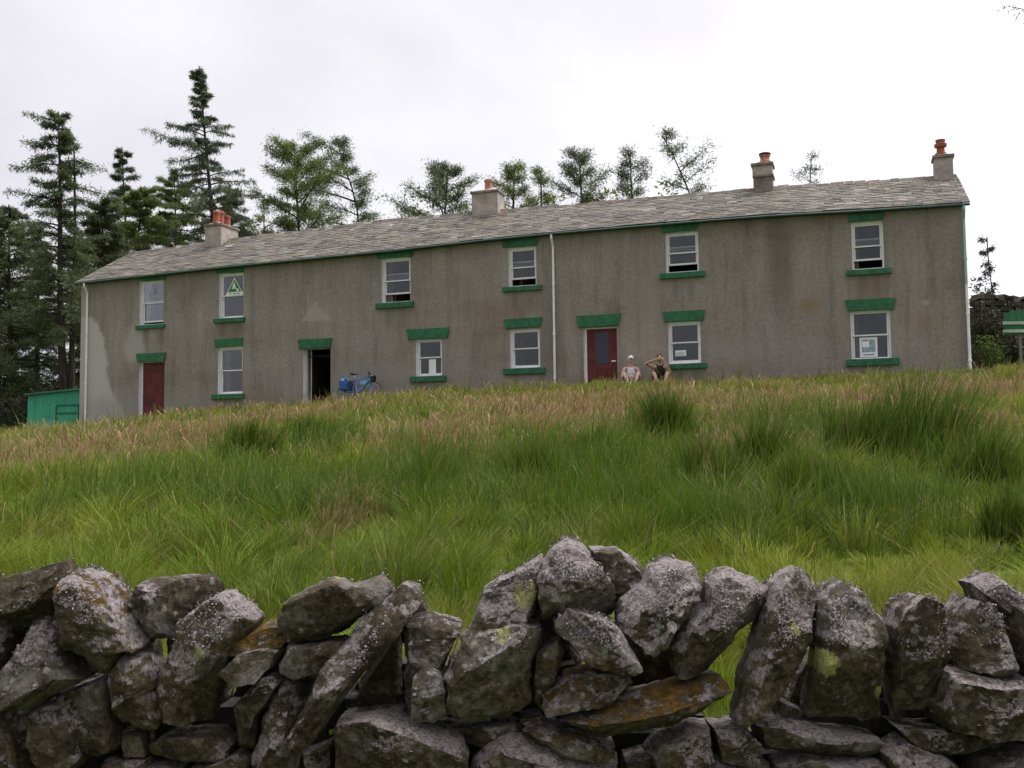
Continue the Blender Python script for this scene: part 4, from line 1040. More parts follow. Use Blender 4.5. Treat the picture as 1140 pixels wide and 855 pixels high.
for i, (poly, dy, T, li_, mo_, tilt, lab, fk) in enumerate(S):
    y = YW + dy
    edge = min(p_[0] for p_ in poly) > 1175 or max(p_[0] for p_ in poly) < -30
    Vv, Ff = stone_mesh(to_wall(poly, y), y, T * 1.05, 100 + i, tilt, n=120 if not edge else 32, m_=54 if not edge else 14, grow=.968)
    me = bpy.data.meshes.new('stone')
    org = Vv.mean(0)
    me.from_pydata([tuple(q - org) for q in Vv], [], Ff); me.polygons.foreach_set('use_smooth', [True] * len(me.polygons))
    me.update()
    yel = np.zeros(len(Vv), np.float32)            # patches of yellow-green lichen on three stones
    for (si, px, py, rp) in YSPOT:
        if si == i:
            q = np.array(to_wall([(px, py)], y)[0]); dst = np.hypot(Vv[:, 0] - q[0], (Vv[:, 2] - q[1]) * .8) / (rp * y / FPX); yel = np.maximum(yel, np.clip(1.1 - dst * .6, 0, 1))
    ca = me.color_attributes.new('Col', 'FLOAT_COLOR', 'POINT'); ca.data.foreach_set('color', np.repeat(yel[:, None], 4, 1).ravel())
    try: me.set_sharp_from_angle(angle=math.radians(26))
    except Exception: pass
    o_ = link('stone', me, stone_m, dswall); o_.location = Vector(org) - Vector((0, YW, 0))
    o_['lichen'] = float(li_); o_['moss'] = float(mo_ if mo_ else (.16 if (i * 7) % 5 < 2 else 0.0))
    if lab: o_['label'] = lab
    if fk:                                     # crisp crusts of leafy lichen on the head of the stone
        nn = np.array([tuple(v_.normal) for v_ in me.vertices]); co = np.array([tuple(v_.co) for v_ in me.vertices])
        zr = (co[:, 2] - co[:, 2].min()) / np.ptp(co[:, 2])
        cl_ = np.array([mnoise.noise(Vector(q) * 14 + Vector((i, 0, 0))) for q in co])
        wgt = np.clip(nn[:, 2] + .15, 0, 1) * np.clip((zr - .45) * 2.2, 0, 1) * np.clip(cl_ * 2.2 + .45, 0, 1) * (nn[:, 1] < .6)
        if wgt.sum() > 0:
            nfk = int(fk * 2.4)
            idx = flk_rng.choice(len(co), nfk, p=wgt / wgt.sum())
            bs = co[idx] + flk_rng.normal(0, .0055, (nfk, 3)); nb = nn[idx] + flk_rng.normal(0, .55, (nfk, 3)); nb /= np.linalg.norm(nb, axis=1, keepdims=True)
            a_ = np.cross(nb, flk_rng.normal(0, 1, (nfk, 3))); a_ /= np.linalg.norm(a_, axis=1, keepdims=True); b_ = np.cross(nb, a_)
            s_ = flk_rng.uniform(.0022, .0055, (nfk, 1)); bs = bs + nn[idx] * flk_rng.uniform(0, .007, (nfk, 1))
            q4 = np.stack([bs - a_ * s_, bs - b_ * s_ * .8 + nb * s_ * .5, bs + a_ * s_, bs + b_ * s_ * .8 + nb * s_ * .4], 1).reshape(-1, 3)
            cc_ = np.repeat(np.array([0.24, 0.212, 0.21])[None] * flk_rng.uniform(.35, 1.35, (nfk, 1)), 4, 0)
            Q_ = np.arange(nfk * 4).reshape(-1, 4)
            big_mesh('lichen', q4, Q_, lichen_m, o_, col=np.clip(cc_, 0, .75))
# small hearting and the rear skin, below the sight lines of the gaps, down to the ground
hv = []; hf = []
hr = random.Random(4)
def lump(cx_, cy_, cz_, r_):
    """rough small block"""
    o0 = len(hv); jit = lambda: hr.uniform(.72, 1.18)
    for sx, sy, sz in ((-1,-1,-1),(1,-1,-1),(1,1,-1),(-1,1,-1),(-1,-1,1),(1,-1,1),(1,1,1),(-1,1,1)):
        hv.append((cx_ + sx * r_ * 1.3 * jit(), cy_ + sy * r_ * jit() * .9, cz_ + sz * r_ * .7 * jit()))
    hf.extend(tuple(q + o0 for q in f_) for f_ in BOXF)
prof = [(-30, 742), (60, 715), (120, 735), (180, 735), (250, 745), (320, 730), (400, 735), (470, 715), (530, 725), (600, 715), (650, 760), (720, 768), (775, 785), (812, 798), (850, 800), (900, 745), (990, 730), (1060, 752), (1180, 758)]
for layer, (yy, dz) in enumerate(((3.74, .10), (3.86, .07), (3.58, .46))):
    for k in range(330):
        x_ = hr.uniform(-4.2, 4.2); px = 570 + x_ / yy * FPX
        top = at_y(px, float(np.interp(px, [q[0] for q in prof], [q[1] for q in prof])), yy)[2] - dz
        z_ = hr.uniform(0.05, 1) * max(.1, top); lump(x_, yy + hr.uniform(-.04, .04), z_, hr.uniform(.05, .085))
    for k in range(90):
        x_ = -4.2 + 8.4 * k / 89; px = 570 + x_ / yy * FPX
        top = at_y(px, float(np.interp(px, [q[0] for q in prof], [q[1] for q in prof])), yy)[2] - dz
        lump(x_, yy, top - .09, .07)
me = bpy.data.meshes.new('hearting'); me.from_pydata([(a, b - YW, c_) for a, b, c_ in hv], [], hf); me.update()
ho = link('hearting', me, hs_m, dswall); ho['kind'] = 'stuff'
# ------------------------------------------------------------------ trees
bark_m = None
t = NT('bark'); o = t.coord(); n_ = t.noise(t.mapping(o, (4, 4, .6)), 3, 6, .7)
t.bump(n_, .7, .05); bark_m = t.fin(t.ramp(n_, [(.3, (.028, .022, .018)), (.7, (.095, .078, .065))]), .95, .1)
needle_m = mat_attr('needles', .7, .35, .15)
leaf_m = mat_attr('leaves', .6, .3, .2)

def sprays(C, D, L_, Wd, col, g):
    """leaf or needle sprays: narrow diamonds at C along D"""
    n = len(C); D = D / (np.linalg.norm(D, axis=1, keepdims=True) + 1e-9)
    R = g.normal(0, 1, (n, 3)); A = np.cross(D, R); A /= (np.linalg.norm(A, axis=1, keepdims=True) + 1e-9)
    q = np.stack([C, C + D * L_ * .45 + A * Wd * .5, C + D * L_, C + D * L_ * .4 - A * Wd * .5], 1)
    return q.reshape(-1, 3), np.repeat(col, 4, 0)

def limb(path_pts, r0, r1, mb, n=5):
    k = len(path_pts); mb.tube(path_pts, [r0 + (r1 - r0) * i / (k - 1) for i in range(k)], n)

def conifer(px_base, px_top, py_top, d, lab, crown=(0.25, 1.0), rpx=45, style='spruce', seed=1, dens=1.0, tone=(0.030, 0.046, 0.022), lean_pts=None, extra=None, group='conifers behind the house', base_py=None, asym=0.0, trunk_r=0.2, twin=0, power=0.8, nbr=None):
    g = np.random.default_rng(seed); rr = random.Random(seed)
    b = at_depth(px_base, 450, d); bz = tz(b[0], b[1]) - 0.1
    top = at_depth(px_top, py_top, d)
    base = np.array([b[0], b[1], bz]); H = top[2] - bz
    root = empty('pine_tree' if style == 'pine' else ('larch_tree' if style == 'larch' else 'spruce_tree'), base, lab, 'tree', group)
    R = rpx * d / FPX
    ax = lambda s: np.array([(top[0] - base[0]) * s ** 1.15 + .12 * math.sin(s * 5 + seed), (top[1] - base[1]) * s, H * s])
    if lean_pts:
        ls = [q[0] for q in lean_pts]; lx = [at_depth(q[1], 300, d)[0] - base[0] for q in lean_pts]
        ax = lambda s: np.array([float(np.interp(s, ls, lx)), 0.0, H * s])
    mb = MB(); limb([tuple(ax(s)) for s in np.linspace(0, 1, 14)], trunk_r, .025, mb, 8)
    if twin:
        o2 = np.array([twin, .3, 0]); limb([tuple(ax(s) + o2 * (0.2 + .8 * min(1, s * 2))) for s in np.linspace(0, .9, 10)], trunk_r * .8, .03, mb, 7)
    CC, DD, LL, WW, KK = [], [], [], [], []
    tone = np.array(tone)
    def twig_fill(p0, p1, spread, n, hang, scale=1.0, kc=1.0):
        n = int(n * 2.3)
        s = g.random((n, 1)) ** .8
        c = p0 + (p1 - p0) * s + g.normal(0, 1, (n, 3)) * spread * 1.35 * np.array([1, 1, .8])
        dr = (p1 - p0) / (np.linalg.norm(p1 - p0) + 1e-6) * .6 + g.normal(0, .6, (n, 3)) + np.array([0, 0, hang])
        CC.append(c); DD.append(dr); LL.append(g.uniform(.11, .30, (n, 1)) * scale); WW.append(g.uniform(.022, .048, (n, 1)) * scale)
        KK.append(tone * kc * g.uniform(.55, 1.5, (n, 1)) * np.array([1.0, 1.0, 1.0]))
    def branch(s, az, ln, rise, droop, sub, kc, spread, hang, scale=1.0, nper=26):
        p0 = ax(s); dv = np.array([math.cos(az), math.sin(az), 0])
        pts = []
        for f in np.linspace(0, 1, 7):
            pts.append(p0 + dv * ln * f + np.array([0, 0, ln * (rise * f - droop * f * f + .22 * max(0, f - .7))]) + g.normal(0, .03, 3) * ln * .2 * f)
        limb([tuple(q) for q in pts], max(.015, .028 * ln ** .6), .008, mb, 4)
        for i in range(1, 6):
            for k in range(sub):
                sd = (1 if k % 2 else -1); sv = np.array([-dv[1], dv[0], 0]) * sd
                l2 = ln * (.28 - .02 * i) * g.uniform(.6, 1.3)
                q0 = pts[i] + (pts[i + 1] - pts[i]) * g.random()
                q1 = q0 + sv * l2 * .8 + dv * l2 * .7 + np.array([0, 0, l2 * (rise * .2 - .25 * droop + g.normal(0, .15) + hang * .3)])
                twig_fill(q0, q1, spread, max(3, int(nper * dens * (.5 + .5 * min(1.5, l2)))), hang, scale, kc * g.uniform(.75, 1.25))
            twig_fill(pts[i], pts[i + 1], spread * .8, int(nper * .7 * dens), hang, scale, kc)
    if style in ('spruce', 'larch'):
        nb = nbr or int(58 + H * 2.6)
        for i in range(nb):
            s = crown[0] + (crown[1] - crown[0]) * (i + g.random()) / nb * .985
            f = (s - crown[0]) / (crown[1] - crown[0])
            az = i * 2.399 + g.normal(0, .5)
            ln = R * ((1 - f) ** power * (.9 if f > .12 else .5 + 3.3 * f) + .05) * g.uniform(.45, 1.22) * (1 + asym * math.cos(az))
            if style == 'larch' and g.random() < .12: continue
            ln *= g.uniform(.7, 1.25)
            branch(s, az, max(.22, ln), .10 + .45 * f + g.normal(0, .16), (.38 if style == 'larch' else .45) * g.uniform(.5, 1.5), 2, g.uniform(.7, 1.3), (.07 if style == 'larch' else .10) * (1 - .62 * f), -.55 if style == 'larch' else -.3)
        if twin:
            pass
    else:
        nb = nbr or 24
        for i in range(nb):
            s = crown[0] + (crown[1] - crown[0]) * (i + .3 + .7 * g.random()) / nb * .98
            f = (s - crown[0]) / (crown[1] - crown[0])
            az = i * 2.399 + g.normal(0, .6)
            prof_ = math.sin(math.pi * (0.16 + .84 * f) ** .9) ** .6 + .12
            ln = R * prof_ * g.uniform(.5, 1.2) * (1 + asym * math.cos(az))
            branch(s, az, max(.4, ln), .35 + .35 * f, .15, 2, g.uniform(.7, 1.35), .13, .15, 1.0, 24)
    if extra:
        for (s, az, ln, rise, droop, nper) in extra: branch(s, az, ln, rise, droop, 2, 1.0, .08, -.4, 1.0, nper)
    mb.build('trunk', bark_m, root, smooth=True)
    C, D = np.vstack(CC), np.vstack(DD)
    Vv, K = sprays(C, D, np.vstack(LL), np.vstack(WW), np.vstack(KK), g)
    big_mesh('crown', Vv, np.arange(len(Vv)).reshape(-1, 4), needle_m, root, col=K)
    return root

DK = (0.100, 0.128, 0.060); MD = (0.135, 0.165, 0.050); LT = (0.060, 0.082, 0.028); BL = (0.098, 0.128, 0.070)
PI_ = math.pi
# the tall pair at the left
conifer(76, 62, 124, 46, 'tall spruce with bare twin trunk and tattered top near the left edge', (.34, 1), 62, 'spruce', 3, .62, DK, trunk_r=.24, asym=-.1, power=.55, twin=.55, nbr=104,
        extra=[(.97, PI_, 1.5, .25, .0, 16), (.9, PI_ * .95, 1.7, .2, .1, 20), (.84, .2, 1.8, .1, .2, 22), (.78, 0.1, 2.2, .05, .3, 22)])
conifer(236, 216, 63, 54, 'tallest larch with leaning trunk and one long branch reaching left', (.30, 1), 96, 'larch', 8, .62, BL, trunk_r=.24, lean_pts=[(0, 252), (.45, 240), (.75, 226), (1, 216)], power=1.0, nbr=130,
        extra=[(.775, PI_ * 1.02, 3.0, .38, .10, 46), (.755, PI_ * .9, 2.4, .1, .2, 30), (.5, .1, 3.2, .15, .35, 40), (.42, -.2, 3.4, .1, .3, 40), (.55, PI_, 2.6, .1, .3, 40)])
conifer(146, 138, 163, 58, 'slim spruce top standing between the two tallest conifers', (.45, 1), 44, 'spruce', 12, .8, BL, trunk_r=.2, power=.75, nbr=52)
# broad dark crowns between them
conifer(150, 155, 208, 55, 'broad green spruce behind the left end of the roof', (.12, 1), 84, 'spruce', 15, 1.2, MD, power=.5, nbr=130)
conifer(200, 192, 196, 60, 'broad green spruce below the long larch branch', (.12, 1), 84, 'spruce', 16, 1.2, MD, power=.5, nbr=130)
conifer(118, 112, 222, 50, 'dark spruce beside the left gable', (.12, 1), 64, 'spruce', 17, 1.1, DK, power=.55, nbr=130)
conifer(262, 258, 205, 60, 'spruce behind the chimney with the red pot cluster', (.2, 1), 66, 'spruce', 18, 1.2, DK, power=.6)
conifer(296, 296, 232, 62, 'low green conifer just right of the red pot cluster', (.2, 1), 44, 'pine', 19, .9, MD)
conifer(20, 8, 228, 48, 'dark spruce at the left edge of the picture', (.16, 1), 74, 'spruce', 21, .7, DK, power=.5, nbr=130)
conifer(46, 40, 250, 55, 'dark thin spruce with bare lower trunk left of the tall twin trunk', (.25, 1), 45, 'spruce', 22, .6, DK, power=.5, nbr=110)
conifer(-14, -20, 246, 52, 'spruce cut by the left edge of the picture', (.15, 1), 60, 'spruce', 23, .6, DK, power=.5, nbr=110)
conifer(90, 92, 255, 60, 'shaded spruce seen between the twin trunk and the house corner', (.18, 1), 46, 'spruce', 24, .7, DK, power=.5)
# pines along the back of the roof
conifer(338, 330, 160, 56, 'dense pine with a wide top left of the bare forked pine', (.40, 1), 58, 'pine', 31, 1.7, MD, trunk_r=.2, asym=.25, nbr=44)
conifer(398, 376, 152, 56, 'forked pine with bare curving trunk right of the dense pine', (.66, 1), 42, 'pine', 32, 1.0, BL, trunk_r=.13, lean_pts=[(0, 392), (.5, 400), (.72, 398), (.82, 393), (.9, 382), (1, 374)], asym=-.55, nbr=20)
conifer(492, 498, 188, 52, 'round crowned pine left of the pale chimney', (.5, 1), 50, 'pine', 33, 1.4, DK, asym=-.12, nbr=26)
conifer(572, 570, 184, 52, 'pine directly right of the pale chimney', (.5, 1), 28, 'pine', 34, 1.0, MD, nbr=22)
conifer(602, 600, 190, 54, 'narrow pine second to the right of the pale chimney', (.5, 1), 22, 'pine', 35, .8, MD, nbr=18)
conifer(649, 645, 170, 52, 'upright pine above the white downpipe', (.5, 1), 32, 'pine', 36, 1.05, DK, nbr=26)
conifer(706, 704, 173, 52, 'small thin pine between the upright pine and the leaning one', (.5, 1), 27, 'pine', 37, .8, BL, nbr=24)
conifer(786, 742, 144, 50, 'sparse pine leaning left above the upper window', (.55, 1), 34, 'pine', 38, .48, DK, trunk_r=.12, lean_pts=[(0, 792), (.55, 786), (.75, 776), (.9, 758), (1, 742)], nbr=22, asym=.25)
conifer(902, 903, 177, 54, 'small bare topped tree behind the roof right of the stone chimney', (.6, 1), 18, 'pine', 39, .32, DK, trunk_r=.08, nbr=16)

# foliage low along the back of the roof and the undergrowth
def bush(name, px, py_top, d, wpx, hh, lab, cat, tone, n, seed, group=None, m_=None, size=.14, spiky=0, zoff=0, depth=None):
    g = np.random.default_rng(seed)
    b = at_depth(px, py_top, d); z0 = tz(b[0], b[1]); top = b[2]; H = hh if hh else top - z0
    base = np.array([b[0], b[1], top - H]) if hh is None or zoff else np.array([b[0], b[1], z0]); H = top - base[2]
    root = empty(name, base, lab, cat, group); W_ = wpx * d / FPX; Dp = depth or W_ * .8
    mb = MB(); cent = []
    for k in range(7):
        a = g.uniform(0, 6.283); r_ = g.uniform(.1, .8)
        e_ = np.array([math.cos(a) * W_ * r_, math.sin(a) * Dp * r_, H * g.uniform(.45, .92) * (1 - .3 * r_)])
        limb([(0.05 * k - .15, 0, -.1), tuple(e_ * .5 + g.normal(0, .05, 3)), tuple(e_)], .03, .008, mb, 5); cent.append(e_)
    cent = np.array(cent); own = g.integers(0, 7, n)
    C = cent[own] + g.normal(0, 1, (n, 3)) * np.array([W_ * .30, Dp * .30, H * .17]); C[:, 2] = np.clip(C[:, 2], .02, H * 1.02)
    D = g.normal(0, .7, (n, 3)) + np.array([0, 0, .3 + spiky])
    K = np.array(tone) * g.uniform(.5, 1.6, (n, 1)) * (0.8 + .4 * g.random(7))[own][:, None]
    Vv, K = sprays(C, D, g.uniform(.7, 1.5, (n, 1)) * size, g.uniform(.3, .6, (n, 1)) * size, K, g)
    mb.build('stem', bark_m, root); big_mesh('foliage', Vv, np.arange(len(Vv)).reshape(-1, 4), m_ or leaf_m, root, col=K)
    return root
for i, (px, py, w_) in enumerate([(290, 246, 34), (330, 236, 26), (470, 226, 22), (620, 224, 20), (745, 210, 24), (680, 218, 16)]):
    bush('conifer_thicket', px, py, 58, w_, None, ['dense dark thicket top showing over the roof right of the red pots', 'low thicket top below the dense pine', 'low thicket top over the roof left of the pale chimney', 'low thicket top over the ridge between two pines', 'low thicket top at the foot of the leaning pine', 'thin thicket top at the foot of the small thin pine'][i], 'thicket', MD, 900, 60 + i, 'thicket tops over the ridge', needle_m, .3)

# right of the house: a stone outbuilding, bushes, sapling and gate
def dry_block(name, pts, d, depth, hz, lab, cat, seed, mat):
    pass
rub_m = simple('rubble_masonry', (0.12, 0.10, 0.088), .95, .45, 3.2, bump=.9)
slab_m = simple('stone_slab', (0.33, 0.31, 0.29), .9, .2, 3, bump=.4)
def rubble_wall(name, pa, pb, ya_, yb_, d0, d1, thick, lab, seed, courses=7, stone=None):
    """wall built from rough stones in courses; pa,pb pixel columns, ya_,yb_ top rows"""
    g = random.Random(seed)
    A = at_depth(pa, ya_, d0); B = at_depth(pb, yb_, d1); Ln = float(np.hypot(B[0] - A[0], B[1] - A[1]))
    za, zb = tz(A[0], A[1]) - .15, tz(B[0], B[1]) - .15; e_ = np.array([B[0] - A[0], B[1] - A[1], 0]) / Ln
    root = empty(name, (A[0], A[1], za), lab, 'wall')
    mb = MB(); nrm = np.array([-e_[1], e_[0], 0])
    for c_ in range(courses):
        s = -g.random() * .3
        while s < Ln:
            w_ = g.uniform(.16, .55); a, b = max(0, s), min(Ln, s + w_); s += w_
            if b - a < .08: continue
            lo = lambda q: (za + (zb - za) * q / Ln) + ((A[2] + (B[2] - A[2]) * q / Ln) - (za + (zb - za) * q / Ln)) * c_ / courses
            hi = lambda q: (za + (zb - za) * q / Ln) + ((A[2] + (B[2] - A[2]) * q / Ln) - (za + (zb - za) * q / Ln)) * (c_ + 1) / courses
            th = thick * g.uniform(.44, .58); j = lambda: g.uniform(-.05, .05)
            v = []
            for top_ in (0, 1):
                for (q, sd) in ((a + .012, -1), (b - .012, -1), (b - .012, 1), (a + .012, 1)):
                    p_ = A * np.array([1, 1, 0]) + e_ * (q + j()) + nrm * sd * (th + j()); p_[2] = (hi(q) - .012 if top_ else lo(q)) + j() * (1.5 if c_ == courses - 1 else .6)
                    v.append(tuple(p_ - np.array([A[0], A[1], za])))
            sh = g.uniform(.55, 1.5); mb.hexa(v, 0, tuple(np.array([.075, .062, .054]) * sh))
    t_ = mb.build('masonry', stone or rub2_m, root, bevel=.02)
    return root
t = NT('rubble_stone'); o = t.coord(); cA = t.attr('Col'); q_ = t.noise(o, 9, 6, .7)
c = t.mix(.8, cA, t.ramp(q_, [(.25, (.5, .5, .5)), (.75, (1.5, 1.5, 1.5))]), 'MULTIPLY'); t.bump(q_, .7, .04); rub2_m = t.fin(c, .95, .1)
rubble_wall('rubble_wall', 1085, 1150, 329, 331, 36, 37, .5, 'dark rough stone wall beyond the right corner of the house', 5, 17)
sbx = empty('outbuilding', tuple(at_depth(1132, 400, 39.5)[:2]) + (tz(*at_depth(1132, 400, 39.5)[:2]),), 'low stone outbuilding with pale slab roof behind the green gate', 'outbuilding')
zr = at_depth(1132, 331, 39.5)[2] - sbx.location.z
mb = MB(); mb.box((-1.1, 0, -.2), (3.2, 2.6, zr - .32)); mb.build('wall', rub_m, sbx, bevel=.03)
mb = MB(); mb.hexa([(-1.3, -.25, zr - .5), (3.4, -.25, zr - .5), (3.4, 2.9, zr - .05), (-1.3, 2.9, zr - .05), (-1.3, -.25, zr - .42), (3.4, -.25, zr - .42), (3.4, 2.9, zr + .06), (-1.3, 2.9, zr + .06)]); mb.build('roof', slab_m, sbx)
# green gate with two pale rails
ga = at_depth(1117, 345, 33.5); gate = empty('gate', (ga[0], ga[1], tz(ga[0], ga[1])), 'green boarded gate with two pale rails at the right edge', 'gate')
zq = lambda py: at_depth(1125, py, 33.5)[2] - gate.location.z
shed_g = simple('gate_green', (0.018, 0.14, 0.05), .5, .2, 3)
mb = MB()
for k in range(9):
    x0 = k * .21; hh = zq(345) - .10 * max(0, 1 - k / 1.5)
    mb.box((x0 + .004, 0, zq(373)), (x0 + .206, .035, hh))
mb.build('boards', shed_g, gate, bevel=.004)
rail_m = simple('pale_rail', (.42, .46, .40), .7, .15, 4)
for py in (360, 369): MB().box((-.06, -.06, zq(py) - .05), (1.95, -.003, zq(py) + .05)).build('rail', rail_m, gate, bevel=.006)
for xx in (.55, 1.75): MB().box((xx - .05, .038, -.2), (xx + .05, .12, zq(352))).build('post', simple('grey_post', (.20, .19, .17), .9, .2), gate)
bush('shrub', 1092, 314, 36.5, 16, None, 'small airy shrub above the stone wall at the house corner', 'shrub', (.05, .065, .028), 900, 81, None, None, .12, .2)
bush('shrub', 1100, 376, 33.5, 18, None, 'yellow green shrub low beside the right downpipe', 'shrub', (.085, .12, .025), 700, 82, None, None, .12, .2)
bush('shrub', 1102, 338, 34.8, 20, None, 'dark brown green bush against the stone wall', 'shrub', (.035, .036, .018), 1700, 83, None, None, .12, .2)
bush('shrub', 1132, 378, 33.9, 15, None, 'dark undergrowth bush below the green gate', 'shrub', (.022, .028, .012), 700, 84, None, None, .12, .2)
conifer(1111, 1102, 264, 40, 'thin ragged sapling spire over the stone wall at the right', (.35, 1), 7, 'larch', 44, .16, (.05, .045, .03), trunk_r=.014, group=None, nbr=15)
conifer(1174, 1182, -70, 34, 'bare branched larch just past the right edge reaching into the picture', (.25, 1), 28, 'larch', 45, .5, DK, trunk_r=.2, group=None, nbr=40, asym=.1, extra=[(.838, PI_, 1.75, .02, .0, 8)])

# left of the house: green shed, rough bank of stone and logs
sA = at_depth(30, 484, 41.6); sB = at_depth(88, 478, 41.6); Ls = float(np.hypot(*(sB - sA)[:2]))
se = np.array([*(sB - sA)[:2], 0]) / Ls; sn = np.array([-se[1], se[0], 0]); sz0 = min(tz(*sA[:2]), tz(*sB[:2])) - .1
SM = Matrix(((se[0], sn[0], 0, sA[0]), (se[1], sn[1], 0, sA[1]), (0, 0, 1, sz0), (0, 0, 0, 1)))
shed = empty('shed', matrix=SM, label='turquoise green painted plank shed at the left end of the house', cat='shed')
turq = simple('shed_green_paint', (0.045, 0.34, 0.225), .5, .16, 2.2, bump=.1); turq_d = simple('shed_door_paint', (0.04, 0.33, 0.21), .5, .14, 2.5)
hA = at_depth(30, 439, 41.6)[2] - sz0; hB = at_depth(88, 432.5, 41.6)[2] - sz0
mb = MB(); n = 7
for k in range(n):
    a, b = Ls * k / n, Ls * (k + 1) / n; h0 = hA + (hB - hA) * k / n; h1 = hA + (hB - hA) * (k + 1) / n
    mb.hexa([(a + .004, 0, -.3), (b - .004, 0, -.3), (b - .004, .03, -.3), (a + .004, .03, -.3), (a + .004, 0, h0 - .06), (b - .004, 0, h1 - .06), (b - .004, .03, h1 - .06), (a + .004, .03, h0 - .06)])
mb.hexa([(.01, .03, -.3), (Ls - .01, .03, -.3), (Ls - .01, 2.2, -.3), (.01, 2.2, -.3), (.01, .03, hA - .07), (Ls - .01, .03, hB - .07), (Ls - .01, 2.2, hB + .12), (.01, 2.2, hA + .12)])
mb.build('wall', turq, shed)
MB().hexa([(-.12, -.14, hA - .06), (Ls + .1, -.14, hB - .06), (Ls + .1, 2.35, hB + .14), (-.12, 2.35, hA + .14), (-.12, -.14, hA + .02), (Ls + .1, -.14, hB + .02), (Ls + .1, 2.35, hB + .22), (-.12, 2.35, hA + .22)]).build('roof', simple('shed_roof_felt', (.045, .15, .10), .7, .3, 3), shed, bevel=.01)
u_ = lambda px: (px - 30) / 58 * Ls
zt_ = at_depth(75, 452, 41.6)[2] - sz0
MB().box((u_(63.5), -.045, -.05), (u_(87), -.003, zt_)).build('door', turq_d, shed, bevel=.006)
mb = MB(); mb.box((u_(63), -.065, zt_ + .003), (u_(88), -.003, zt_ + .06)); mb.box((u_(63), -.07, zt_ - .33), (u_(88), -.047, zt_ - .27)); mb.box((u_(62), -.06, -.05), (u_(63.3), -.003, zt_)); mb.build('door_batten', simple('shed_batten', (.012, .11, .07), .6, .2), shed)
rubble_wall('rubble_wall', -40, 32, 440, 446, 47, 46, .9, 'low dark stone wall behind the log pile at the left edge', 9, 7)
# stacked logs and stones left of the shed
log_m = simple('log_bark', (.055, .042, .034), .95, .3, 6, bump=.6); cut_m = simple('log_end', (.22, .13, .085), .9, .3, 9)
lgc = at_depth(14, 482, 41.0); lz_ = tz(lgc[0], lgc[1]); gl_ = random.Random(6)
spots = [(0, 0), (.31, 0), (.62, 0), (.93, 0), (-.31, 0), (.15, .26), (.47, .26), (.78, .26), (-.16, .26), (.31, .52), (.62, .52), (0, .52)]
names = ['leftmost log of the bottom row', 'middle log of the bottom row', 'fourth log of the bottom row', 'right end log of the bottom row', 'outer log on the bottom left', 'second row log in the middle left', 'second row log in the middle', 'second row log at the right', 'second row log at the left', 'top log in the middle', 'top log at the right', 'top log at the left']
for (dx, dz), nm in zip(spots, names):
    r_ = gl_.uniform(.13, .165); root = empty('log', (lgc[0] + dx, lgc[1] + gl_.uniform(-.1, .1), lz_ + .13 + dz), nm + ' in the pile left of the shed', 'log', 'logs piled left of the shed')
    a = MB().tube([(0, -.5, 0), (0, .1, .01), (0, .7, 0)], [r_, r_ * .97, r_ * .92], 9, 0, cap=False); a.build('bark', log_m, root, smooth=True)
    MB().tube([(0, -.502, 0), (0, -.49, 0)], r_ * .985, 9).build('cut_end', cut_m, root)
bush('shrub', 20, 452, 43.5, 26, None, 'dark low undergrowth bush behind the log pile', 'shrub', (.022, .030, .014), 1200, 91, None, None, .16, .2)
bush('shrub', -10, 420, 46, 40, None, 'dark bush under the trees at the left edge', 'shrub', (.022, .030, .016), 1600, 92, None, None, .18, .2)
bush('shrub', 70, 424, 46.5, 26, None, 'dark bush behind the shed roof under the twin trunk', 'shrub', (.024, .032, .016), 1200, 93, None, None, .18, .2)
# ------------------------------------------------------------------ bicycle leaning on the wall
blue_m = simple('blue_enamel', (0.035, 0.20, 0.62), .3, .08, 5, spec=.6); tyre_m = simple('tyre_rubber', (.018, .018, .018), .8, .2); steel_m = simple('bright_steel', (.55, .55, .57), .3, .1, metal=.7)
black_m = simple('black_plastic', (.014, .014, .015), .5, .2); bag_m = simple('blue_bag_cloth', (.022, .085, .26), .8, .25, 6, bump=.3); bag_l = simple('pale_blue_cloth', (.16, .36, .68), .8, .2, 6, bump=.3)
ua = on_wall(377, 440, -.62)[0]; ub = on_wall(421, 438, -.62)[0]; um = (ua + ub) / 2
zg = lz(um) + .10
BM = HM @ Matrix.Translation((um, -.62, zg)) @ Matrix.Rotation(math.radians(-11), 4, 'X')
bike = empty('bicycle', matrix=BM, label='blue touring bicycle with blue bags leaning against the house by the open doorway', cat='bicycle')
WB = .53; r_ = .335
def wheel(cx):
    w = MB()
    for k in range(28):
        pass
    ring = [(cx + r_ * math.cos(q), 0, r_ + r_ * math.sin(q)) for q in np.linspace(0, 2 * math.pi, 33)]
    wh = MB().tube([(cx, -.05, r_), (cx, .05, r_)], .025, 8).build('wheel', steel_m, bike)
    MB().tube(ring, .02, 7, cap=False).build('tyre', tyre_m, wh, smooth=True)
    ri = MB(); ri.tube([(cx + (r_ - .03) * math.cos(q), 0, r_ + (r_ - .03) * math.sin(q)) for q in np.linspace(0, 2 * math.pi, 33)], .011, 6, cap=False)
    for k in range(16):
        q = 2 * math.pi * k / 16; ri.tube([(cx, .02 * (-1) ** k, r_), (cx + (r_ - .03) * math.cos(q), 0, r_ + (r_ - .03) * math.sin(q))], .003, 4)
    ri.build('rim', steel_m, wh)
wheel(-WB); wheel(WB)
bb = (-.08, 0, .28); st_ = (-.22, 0, .82); hd = (.36, 0, .86); hd0 = (.41, 0, .72); ax = (-WB, 0, r_)
fr = MB(); fr.tube([bb, st_], .02); fr.tube([(-.20, 0, .77), hd], .019); fr.tube([bb, hd0], .022); fr.tube([hd, hd0], .024)
